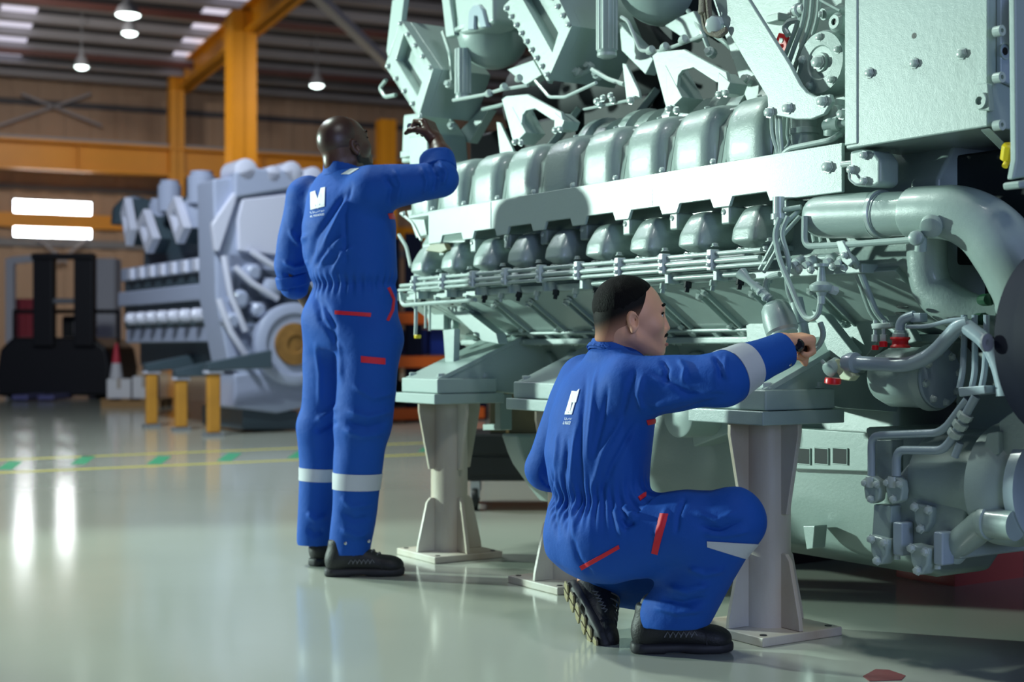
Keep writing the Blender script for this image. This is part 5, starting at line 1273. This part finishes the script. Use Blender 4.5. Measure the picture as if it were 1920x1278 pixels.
g.ell(T_(-.010,0,.020), np.array((.0955,.0755,.0895))*1.03, M_, 0); g.plane(T_(.055,0,.060), f_*.75-u_*.65); g.plane(T_(-.05,0,-.030), -u_)
g.build('cropped_hair', mat('shaved_dark_hair', rgb(66,46,38), .34, bump=(500,.08)), manS, smooth=2)
g = SDF(hc-.17, hc+.17, .004)
g.ell(T_(.042,0,-.060), np.array((.0565,.0530,.060))*1.03, M_, 0); g.ell(T_(.090,0,-.105), np.array((.021,.023,.019))*1.03, M_, .02)
for q in (-1,1): g.cap(T_(.005,q*.054,-.066), T_(.080,q*.018,-.108), .0195*1.03, .0165*1.03, .02); g.cap(T_(.012,q*.062,-.02), T_(.008,q*.056,-.07), .012, .016, .01)
g.plane(T_(.075,0,-.056), u_*.75+f_*.65); g.build('beard', BEARD, manS, smooth=2)
# coverall
cS = SDF((-.40,-.45,.08), (.52,.52,1.70), .005)
cS.loft([(S(662,650,5.6),.150,.190),(S(663,590,5.6),.165,.200),(S(664,540,5.6),.160,.190),(S(656,480,5.6),.175,.212),(S(652,420,5.6),.175,.215),(S(650,372,5.6),.140,.205),(S(647,342,5.6),.100,.188),(S(647,320,5.6),.084,.115)], UZ, Fs, Rs, 0, cap=.03)
cS.ell(S(628,605,5.58), (.12,.17,.11), np.array([Fs,Rs,UZ]), .06)
shR, elR = S(700,354,5.46), S(826,336,5.46)
cS.cap(shR, elR, .092, .068, .05); cS.cap(elR, S(818,294,5.52), .064, .064, .015)
shL, elL = S(577,372,5.78), S(547,500,5.87)
cS.cap(shL, elL, .090, .074, .04); cS.cap(elL, S(553,532,5.89), .070, .068, .02)
for (a, kx, h, ra, rb, rc) in ((S(693,640,5.51),S(680,795,5.50),S(657,1030,5.52),.132,.104,.080),(S(630,640,5.68),S(608,795,5.75),S(592,1012,5.78),.130,.100,.074)):
    cS.cap(a, kx, ra, rb, .04); cS.cap(kx, h, rb, rc, .04)
cS.plane(S(818,297,5.52), unit(S(818,294,5.52)-S(826,336,5.46)), near=(S(818,280,5.52), .15))
foldS = [([(602,470),(640,395),(655,372)],5,.010),([(575,500),(590,450),(622,400),(650,360)],6,-.010),([(600,500),(618,468),(648,440)],5,.010),([(622,512),(640,478),(660,462)],4,.008),
 ([(590,500),(605,478),(630,458)],5,-.008),([(720,330),(735,352),(728,385)],5,-.009),([(738,318),(752,345),(742,380)],4,.007),([(660,345),(646,400),(648,500)],4,-.006),
 ([(590,545),(600,600),(640,650)],6,-.008),([(600,560),(625,610),(632,690)],6,-.010),([(640,720),(635,660),(625,615)],5,.008),([(590,640),(600,700),(598,760)],5,.006),
 ([(650,770),(690,782),(735,770)],6,.010),([(645,790),(690,800),(728,792)],6,-.010),([(640,805),(680,818),(722,812)],6,.008),([(660,720),(700,745),(740,735)],6,.007),([(592,790),(615,775),(632,760)],6,.009),([(590,810),(612,800),(630,790)],5,-.008),
 ([(640,930),(660,950),(700,945)],6,.007),([(640,960),(665,975),(698,970)],6,-.008),([(638,990),(668,1005),(692,1000)],6,.008),([(576,960),(592,975),(612,965)],6,.008),([(576,990),(590,1000),(608,992)],6,-.008),
 ([(540,430),(560,455),(575,440)],5,.008),([(530,490),(552,500),(575,492)],4,.009),([(528,512),(552,522),(576,512)],4,-.009),([(790,310),(800,340),(795,368)],4,.008),([(806,300),(818,330),(812,362)],4,-.009),([(822,300),(836,325),(830,350)],4,.009)]
def pleatS(V, N):
    z = V[:,2]; th = np.arctan2(V@Rs, V@Fs); w = np.exp(-((z-1.135)/.035)**2)
    return .0045*w*np.sin(th*34) - .010*np.exp(-((z-1.135)/.022)**2)*(np.abs(V[:,0])<.3)
nzS = noise_wr(.005, 28, 5)
covS = cS.build('coverall', CLOTH, manS, smooth=3, disp=folds_disp(SB, foldS, lambda V, N: pleatS(V, N)+nzS(V, N)))
def SM(name, pts, Y, m, **kw): return cloth_mark(covS, name, pts, Y, m, SB, par=manS, **kw)
# collar
g = SDF(S(648,318,5.6)-.16, S(648,318,5.6)+.16, .004)
g.loft([(S(648,332,5.6),.095,.105),(S(646,318,5.6),.084,.088),(S(645,300,5.6),.080,.082)], UZ, Fs, Rs, 0, cap=.004); g.shell(.007); g.plane(S(648,314,5.6), UZ+Fs*.25)
g.build('collar', CLOTH, manS, smooth=2)
# rolled cuffs
ca = unit(S(818,294,5.52)-S(826,336,5.46)); g = SDF(S(820,305,5.5)-.13, S(820,305,5.5)+.13, .004)
g.cap(S(824,326,5.475), S(818,296,5.52), .070, .070, 0); g.shell(.02); g.plane(S(818,298,5.52), ca); g.plane(S(823,322,5.48), -ca); g.build('rolled_cuff', CLOTH, manS, smooth=2, disp=noise_wr(.003,60,3))
la = unit(S(556,535,5.89)-elL); g = SDF(S(553,522,5.89)-.14, S(553,522,5.89)+.14, .004)
g.cap(S(549,505,5.875), S(556,542,5.9), .077, .077, 0); g.shell(.02); g.plane(S(555,534,5.89), la); g.plane(S(551,512,5.88), -la); g.build('rolled_cuff', CLOTH, manS, smooth=2, disp=noise_wr(.003,60,4))
# trims
SM('pocket_trim', [(628,582),(696,587),(695,594),(628,589)], 5.45, REDT, label='red trim under the back pocket flap')
SM('pocket_trim', [(677,667),(722,671),(722,683),(677,679)], 5.38, REDT, label='red trim of the thigh pocket')
SM('pocket_trim', [(726,540),(731,538),(740,560),(736,562)], 5.38, REDT, rad=.09); SM('pocket_trim', [(736,562),(740,560),(738,582),(733,581)], 5.38, REDT, rad=.09); SM('pocket_trim', [(733,581),(738,582),(729,602),(724,600)], 5.38, REDT, rad=.09)
SM('chest_trim', [(727,400),(748,397),(746,412),(730,410)], 5.42, REDT)
SM('shoulder_tab', [(640,327),(658,317),(674,316),(656,327)], 5.5, REFL)
for (c, yy) in ((S(671,905,5.52),(888,919)),(S(600,893,5.77),(880,904))):
    Yq = 5.45 if yy[0] == 888 else 5.72; z0_, z1_ = S(600,yy[1],Yq)[2], S(600,yy[0],Yq)[2]
    patch(covS, 'reflective_band', [((0,0,z0_),(0.03,0,1)),((0,0,z1_),(-0.03,0,-1))], REFL, manS, .003, .002, (c, .125))
for p in ((648,1018,5.44),(692,1014,5.46)): MB().lathe(Vector(S(*p)),(0,-1,0),[(-.004,.006),(.004,.006),(.006,.003)],12).build('snap_button', STEEL, manS)
# back print: pale monogram and two small lines under it
LG_ = [[(583,361),(592,358),(592,388),(583,393)], [(591,358),(597,376),(597,392),(592,383)], [(596,374),(602,354),(604,372),(598,388)], [(602,353),(610,351),(609,385),(601,388)], [(583,389),(609,383),(609,387),(583,393.5)]]
for q in LG_: SM('back_print', q, 5.62, PRINT, rad=.09)
def print_text(src, par, txt, cx, cy, Y, base, wpx, hpx, skew, tilt, m, name='back_lettering'):
    """small lettering laid on the cloth: each stroke follows the cloth's surface"""
    cu = bpy.data.curves.new(name, 'FONT'); cu.body = txt; cu.align_x = 'CENTER'; cu.align_y = 'CENTER'; cu.size = 1.0
    to = bpy.data.objects.new(name, cu); COL.objects.link(to); bpy.context.view_layer.update()
    me = bpy.data.meshes.new_from_object(to.evaluated_get(bpy.context.evaluated_depsgraph_get())); bpy.data.objects.remove(to)
    xs_ = [v.co.x for v in me.vertices]; ys_ = [v.co.y for v in me.vertices]; sw = max(xs_)-min(xs_); sh = max(ys_)-min(ys_)
    bv = cloth_tree(src)
    o = Vector(np.array([0,0,CH])-base); last = None
    for v in me.vertices:
        u_, w_ = v.co.x/sw*wpx, v.co.y/sh*hpx
        x = cx+u_-w_*skew*-1; y = cy-w_+u_*tilt
        d = Vector(ray3(x, y)).normalized(); h = bv.ray_cast(o, d)
        if h[0] is not None: last = h[0]+h[1]*.0028*(1 if h[1].dot(d) < 0 else -1)
        if last is not None: v.co = last
    return link_me(name, me, m, par, smooth=0)
print_text(covS, manS, 'AL MASAOOD', 595.5, 404, 5.6, SB, 26, 4.0, .0, -.16, PRINT)
print_text(covS, manS, '\u0627\u0644\u0645\u0633\u0639\u0648\u062f', 595.5, 396.5, 5.6, SB, 26, 5.0, .0, -.16, PRINT)
# boots and socks
boot(manS, S(611,1077,5.50)*np.array((1,1,0)), (1,.06,0), (0,0,1), L=.305)
boot(manS, S(586,1060,5.74)*np.array((1,1,0)), (.62,.78,0), (0,0,1), L=.30)
# small spanner in his raised hand
sp0, sp1 = S(769,237,5.62), S(803,228,5.60)
wr = empty('spanner', Vector(SB+tipS[0]), 0, 'small spanner in the standing man\'s raised hand', 'spanner')
dv_ = Vector(SB+sp0-(SB+tipS[0])); 
MB().bar((0,0,0), dv_*.92, .012, .005).build('shank', STEEL, wr, bevel=.001)
MB().lathe(dv_+Vector((0,.004,0)),(0,-1,0),[(0,.013),(.008,.013)],16).build('ring_end', STEEL, wr)

# ------------------------------------------------------------------ crouching man
CB = np.array([.33, 4.2, 0.0])
def K(x, y, Y): return np.array(W(x, y, Y))-CB
Fc_ = unit((.90,.42,0)); Rc_ = unit((.42,-.90,0))
bC = SDF((-.36,-.42,.0), (.62,.42,1.12), .0036)
bC.loft([(K(1112,1000,4.2),.11,.14),(K(1122,930,4.2),.105,.14),(K(1122,850,4.2),.11,.15),(K(1132,770,4.2),.11,.16),(K(1146,705,4.2),.085,.15),(K(1154,668,4.2),.06,.10)], UZ, Fc_, Rc_, 0)
hcC = K(1180, 590, 4.17)
TC, fC, rC, uC, MC = head_build(bC, hcC, unit((.993,.10,-.02)), (.02,0,1), s=1.0)
bC.cap(TC(-.030,0,-.045), K(1152,668,4.19), .054, .060, .03); bC.cap(TC(-.062,0,-.055), K(1140,665,4.19), .030, .045, .03)
shC, elC, wrC = K(1195,722,4.04), K(1350,712,3.93), K(1466,640,4.09)
bC.cap(shC, elC, .052, .044, .02); bC.cap(elC, wrC, .044, .030, .02, sq=((0,.3,1),.85))
hdC = unit((.86,.34,.10))
tipC = hand_build(bC, wrC, hdC, (-.05,.15,-1), (0,1,.15), ((1.15,.35,.15),(1.35,1.25,.7),(1.40,1.35,.8),(1.40,1.35,.8)), ((.8,.3,.6),(.7,-.1,.8),(.6,-.3,.8)), .98)
bC.cap(K(1095,705,4.36), K(1022,880,4.46), .052, .044, .02); bC.cap(K(1022,880,4.46), K(1120,930,4.52), .044, .030, .02)
hand_build(bC, K(1120,930,4.52), (.9,.1,.0), (0,0,-1), (0,-.9,.2), ((.4,.6,.4),)*4, ((.6,.6,.3),(.8,.3,.3),(.9,0,.3)))
for (a, b, c) in ((K(1125,1010,4.1),K(1385,975,3.97),K(1232,1160,4.10)),(K(1100,1010,4.3),K(1250,1105,4.48),K(1105,1085,4.42))):
    bC.cap(a, b, .09, .058, .02); bC.cap(b, c, .055, .038, .02)
manC = bC.build('person', SKIN_L, None, smooth=2); manC.location = CB
tag(manC, 'person in blue coverall crouching on one knee, arm stretched to the engine', 'person')
head_bits(TC, fC, rC, uC, MC, manC)
# hair: black top, faded sides, thin moustache
g = SDF(hcC-.17, hcC+.17, .0036)
g.ell(TC(-.012,0,.026), (.099,.0785,.092), MC, 0); 
g.plane(TC(.058,0,.078), fC*.85-uC*.52); g.plane(TC(.0,0,.030), -uC*.74+fC*.67)
g.build('hair', HAIR, manC, smooth=2, disp=noise_wr(.0005, 240, 8))
FADEG = fade_mat('cropped_hair_growing_out', rgb(16,14,13), rgb(196,140,110), TC(-.03,0,.012), TC(.0,0,-.055))
g = SDF(hcC-.17, hcC+.17, .0036)
g.ell(TC(-.012,0,.022), (.0965,.0785,.0905), MC, 0); g.cap(TC(-.045,0,-.03), TC(-.056,0,-.072), .053, .046, .03)
g.plane(TC(.052,0,.060), fC*.95-uC*.30); g.plane(TC(.018,0,-.010), -uC*.52+fC*.85); g.plane(TC(-.06,0,-.082), -uC)
g.build('hair_fade', FADEG, manC, smooth=2)
MB().tube(catmull([Vector(TC(.094,-.026,-.066)), Vector(TC(.108,-.014,-.057)), Vector(TC(.1125,0,-.056)), Vector(TC(.108,.014,-.057)), Vector(TC(.094,.026,-.066))], 4), .0055, 6).build('moustache', HAIR, manC)
MB().tube(catmull([Vector(TC(.098,-.020,-.086)), Vector(TC(.1115,-.008,-.085)), Vector(TC(.1115,.008,-.085)), Vector(TC(.098,.020,-.086))], 4), .0058, 8).build('lower_lip', LIP, manC)
# coverall
cC = SDF((-.38,-.46,.0), (.62,.46,.98), .0046)
cC.loft([(K(1108,1045,4.2),.115,.16),(K(1113,1000,4.2),.135,.175),(K(1124,930,4.2),.136,.175),(K(1121,850,4.2),.150,.195),(K(1132,775,4.2),.142,.200),(K(1142,718,4.2),.116,.195),(K(1150,678,4.2),.082,.145),(K(1151,658,4.19),.078,.085),(K(1152,646,4.19),.072,.072)], UZ, Fc_, Rc_, 0, cap=.03)
cC.ell(K(1112,1008,4.2), (.128,.165,.125), np.array([Fc_,Rc_,UZ]), .05)
cC.cap(K(1190,722,4.05), elC, .088, .074, .05); cC.cap(elC, K(1482,650,4.09), .074, .052, .03)
cC.cap(K(1095,712,4.36), K(1026,878,4.45), .082, .064, .04); cC.cap(K(1026,878,4.45), K(1125,928,4.5), .062, .055, .02)
cC.cap(K(1140,1010,4.10), K(1290,988,4.01), .122, .104, .05); cC.cap(K(1290,988,4.01), K(1378,976,3.96), .104, .085, .03); cC.cap(K(1378,976,3.96), K(1264,1156,4.08), .084, .096, .03); cC.cap(K(1210,1030,4.08), K(1300,1070,4.05), .06, .06, .04)
cC.cap(K(1100,1010,4.32), K(1245,1100,4.48), .115, .085, .05); cC.cap(K(1245,1100,4.48), K(1122,1095,4.43), .078, .062, .03)
fd_ = unit(K(1482,650,4.09)-elC); cC.plane(K(1470,656,4.085), unit(fd_+np.array((0,-.1,0))), near=(K(1480,652,4.09), .13))
cC.plane(K(1270,1170,4.08), unit((.10,0,-1)), near=(K(1270,1185,4.05), .14))
foldC = [([(1045,800),(1040,880),(1048,980)],4,.006),([(1062,820),(1056,900),(1062,1000)],4,-.007),([(1080,800),(1070,900),(1076,1010)],4,.006),([(1098,700),(1086,850),(1088,990)],5,-.006),([(1040,870),(1034,930),(1044,1010)],4,-.006),
 ([(1120,690),(1112,760),(1100,860)],4,.005),([(1180,760),(1130,850),(1105,930)],5,.007),([(1195,790),(1150,870),(1120,940)],5,-.007),([(1140,720),(1130,790),(1112,860)],4,-.005),
 ([(1070,1000),(1085,1050),(1110,1080)],5,-.006),([(1165,945),(1180,965),(1195,960)],5,.010),([(1160,970),(1172,985),(1190,978)],5,-.010),([(1150,950),(1158,975),(1166,1000)],5,.009),
 ([(1300,960),(1345,975),(1380,960)],5,.007),([(1310,985),(1350,992),(1395,975)],5,-.008),([(1320,1000),(1360,1003),(1405,995)],5,.007),([(1250,950),(1240,985),(1225,1010)],5,.006),([(1285,930),(1272,965),(1268,1000)],4,-.006),
 ([(1250,1100),(1290,1110),(1330,1095)],7,.008),([(1238,1122),(1280,1132),(1325,1120)],6,-.009),([(1225,1138),(1270,1148),(1318,1140)],6,.008),([(1290,1062),(1320,1075),(1360,1068)],6,.007),
 ([(1240,672),(1250,690),(1246,720)],5,-.008),([(1272,672),(1284,690),(1280,716)],4,.007),([(1338,664),(1350,685),(1352,712)],5,-.010),([(1362,662),(1360,690),(1366,715)],4,.005),([(1215,690),(1290,735),(1370,745)],7,-.006),([(1215,760),(1280,745),(1350,735)],7,.007),([(1225,785),(1290,765),(1360,750)],6,-.006),
 ([(1190,690),(1175,740),(1165,800)],5,-.006),([(1205,700),(1196,740),(1205,775)],5,.006)]
def pleatC(V, N):
    z = V[:,2]; th = np.arctan2(V@Rc_-.0, V@Fc_+.08); w = np.exp(-((z-.445)/.055)**2)*(np.hypot(V[:,0]+.08, V[:,1]) < .25)
    return .0042*w*np.sin(th*40)-.008*np.exp(-((z-.445)/.025)**2)*(np.hypot(V[:,0]+.08, V[:,1]) < .25)
nzC = noise_wr(.0042, 30, 11)
covC = cC.build('coverall', CLOTH, manC, smooth=3, disp=folds_disp(CB, foldC, lambda V, N: pleatC(V, N)+nzC(V, N)))
def CM(name, pts, Y, m, **kw): return cloth_mark(covC, name, pts, Y, m, CB, par=manC, **kw)
# turned collar
na = unit(np.array((.16,.06,1.0))); g = SDF(K(1152,655,4.19)-.15, K(1152,655,4.19)+.15, .0036)
g.loft([(K(1148,672,4.19),.090,.086),(K(1150,655,4.19),.080,.076),(K(1152,640,4.19),.070,.066),(K(1154,620,4.19),.064,.060)], UZ, Fc_, Rc_, 0, cap=.004); g.shell(.007)
g.plane(K(1116,633,4.17), unit(UZ+Fc_*.42)); g.plane(K(1110,655,4.17), -unit(UZ+Fc_*.42)); g.build('collar', CLOTH, manC, smooth=2)
g = SDF(K(1152,655,4.19)-.15, K(1152,655,4.19)+.15, .0036)
g.loft([(K(1146,668,4.19),.100,.094),(K(1150,655,4.19),.088,.083),(K(1152,640,4.19),.074,.070)], UZ, Fc_, Rc_, 0, cap=.004); g.shell(.006)
g.plane(K(1116,634,4.17), unit(UZ+Fc_*.42)); g.plane(K(1110,651,4.17), -unit(UZ+Fc_*.42)); g.build('collar_fold', CLOTH, manC, smooth=2)
# tapes, trims, print
pA, pB = elC+fd_*.045, elC+fd_*.095
patch(covC, 'reflective_band', [(elC+(K(1482,650,4.09)-elC)*.12, fd_),(elC+(K(1482,650,4.09)-elC)*.40, -fd_)], REFL, manC, .003, .002, (elC+(K(1482,650,4.09)-elC)*.26, .13))
o_ = np.array([0,0,CH])-CB
n1 = np.cross(ray3(1325,1014), ray3(1418,1019)); n1 *= np.sign(n1.dot(ray3(1370,1060))); n2 = np.cross(ray3(1330,1026), ray3(1402,1048)); n2 *= np.sign(n2.dot(ray3(1370,1000)))
n3 = np.cross(ray3(1324,980), ray3(1328,1070)); n3 *= np.sign(n3.dot(ray3(1400,1030)))
patch(covC, 'reflective_band', [(o_, unit(n1)),(o_, unit(n2)),(o_, unit(n3))], REFL, manC, .003, .002, (K(1362,1030,3.99), .17))
CM('pocket_trim', [(1087,1061),(1160,1021),(1162,1028),(1091,1068)], 4.02, REDT, rad=.12, label='red trim along the hip pocket')
CM('pocket_trim', [(1238,962),(1253,963),(1233,1039),(1221,1036)], 3.98, REDT, rad=.12, label='red trim of the thigh pocket')
CM('chest_trim', [(1212,787),(1262,778),(1262,786),(1214,796)], 4.02, REDT, rad=.10); CM('waist_trim', [(1196,932),(1211,922),(1212,930),(1200,939)], 4.05, REDT, rad=.08)
LGC = [[(1073,733),(1078,733),(1069,774),(1060,777)], [(1077,733.5),(1083,734),(1076,756),(1073,753)], [(1083,733),(1087.5,729),(1081,754),(1075,757)], [(1076,755),(1080,752),(1073,777),(1070,773)], [(1061,771),(1074,771),(1073,777),(1060,777)]]
for q in LGC: CM('back_print', q, 4.2, PRINT, rad=.08)
print_text(covC, manC, 'AL MASAOOD', 1064, 793, 4.2, CB, 14, 6, .25, .02, PRINT); print_text(covC, manC, '\u0627\u0644\u0645\u0633\u0639\u0648\u062f', 1066.5, 784.5, 4.2, CB, 13, 6, .25, .02, PRINT)
MB().lathe(Vector(K(1481,683,4.03)),(.3,-1,0),[(-.003,.005),(.003,.005),(.004,.003)],12).build('snap_button', STEEL, manC)
# boots
boot(manC, K(1186,1222,4.11)*np.array((1,1,0)), (1,.04,0), (0,0,1), L=.292)
hl, to = K(1062,1100,4.42), K(1112,1205,4.25); to[2] = .012
boot(manC, hl, to-hl, (.75,.45,.35), SOLE, True, L=.285)
g = SDF(K(1205,1160,4.1)-.1, K(1205,1160,4.1)+.12, .005); g.cap(K(1219,1165,4.11), K(1226,1136,4.11), .041, .041, 0); g.build('sock', SOCK, manC, smooth=2)
# ratchet in his hand
rt = empty('ratchet_handle', Vector(CB+wrC+hdC*.066+np.array((0,0,-.026))), 0, 'black and chrome ratchet gripped in the crouching man\'s hand', 'ratchet')
hx = Vector((-.38,-.90,.16)).normalized()
MB().lathe(-hx*.06, hx, [(0,.009),(.02,.0125),(.085,.0125),(.095,.009)], 20).build('grip', BLACK, rt)
MB().lathe(hx*.036, hx, [(0,.016),(.004,.019),(.018,.019),(.022,.014)], 24).build('ratchet_head', mat('dark_chrome', rgb(70,72,74), .25, metal=1.0), rt)
MB().lathe(hx*.058+Vector((-.006,0,-.008)), hx, [(0,.006),(.012,.006)], 4).build('square_drive', STEEL, rt)
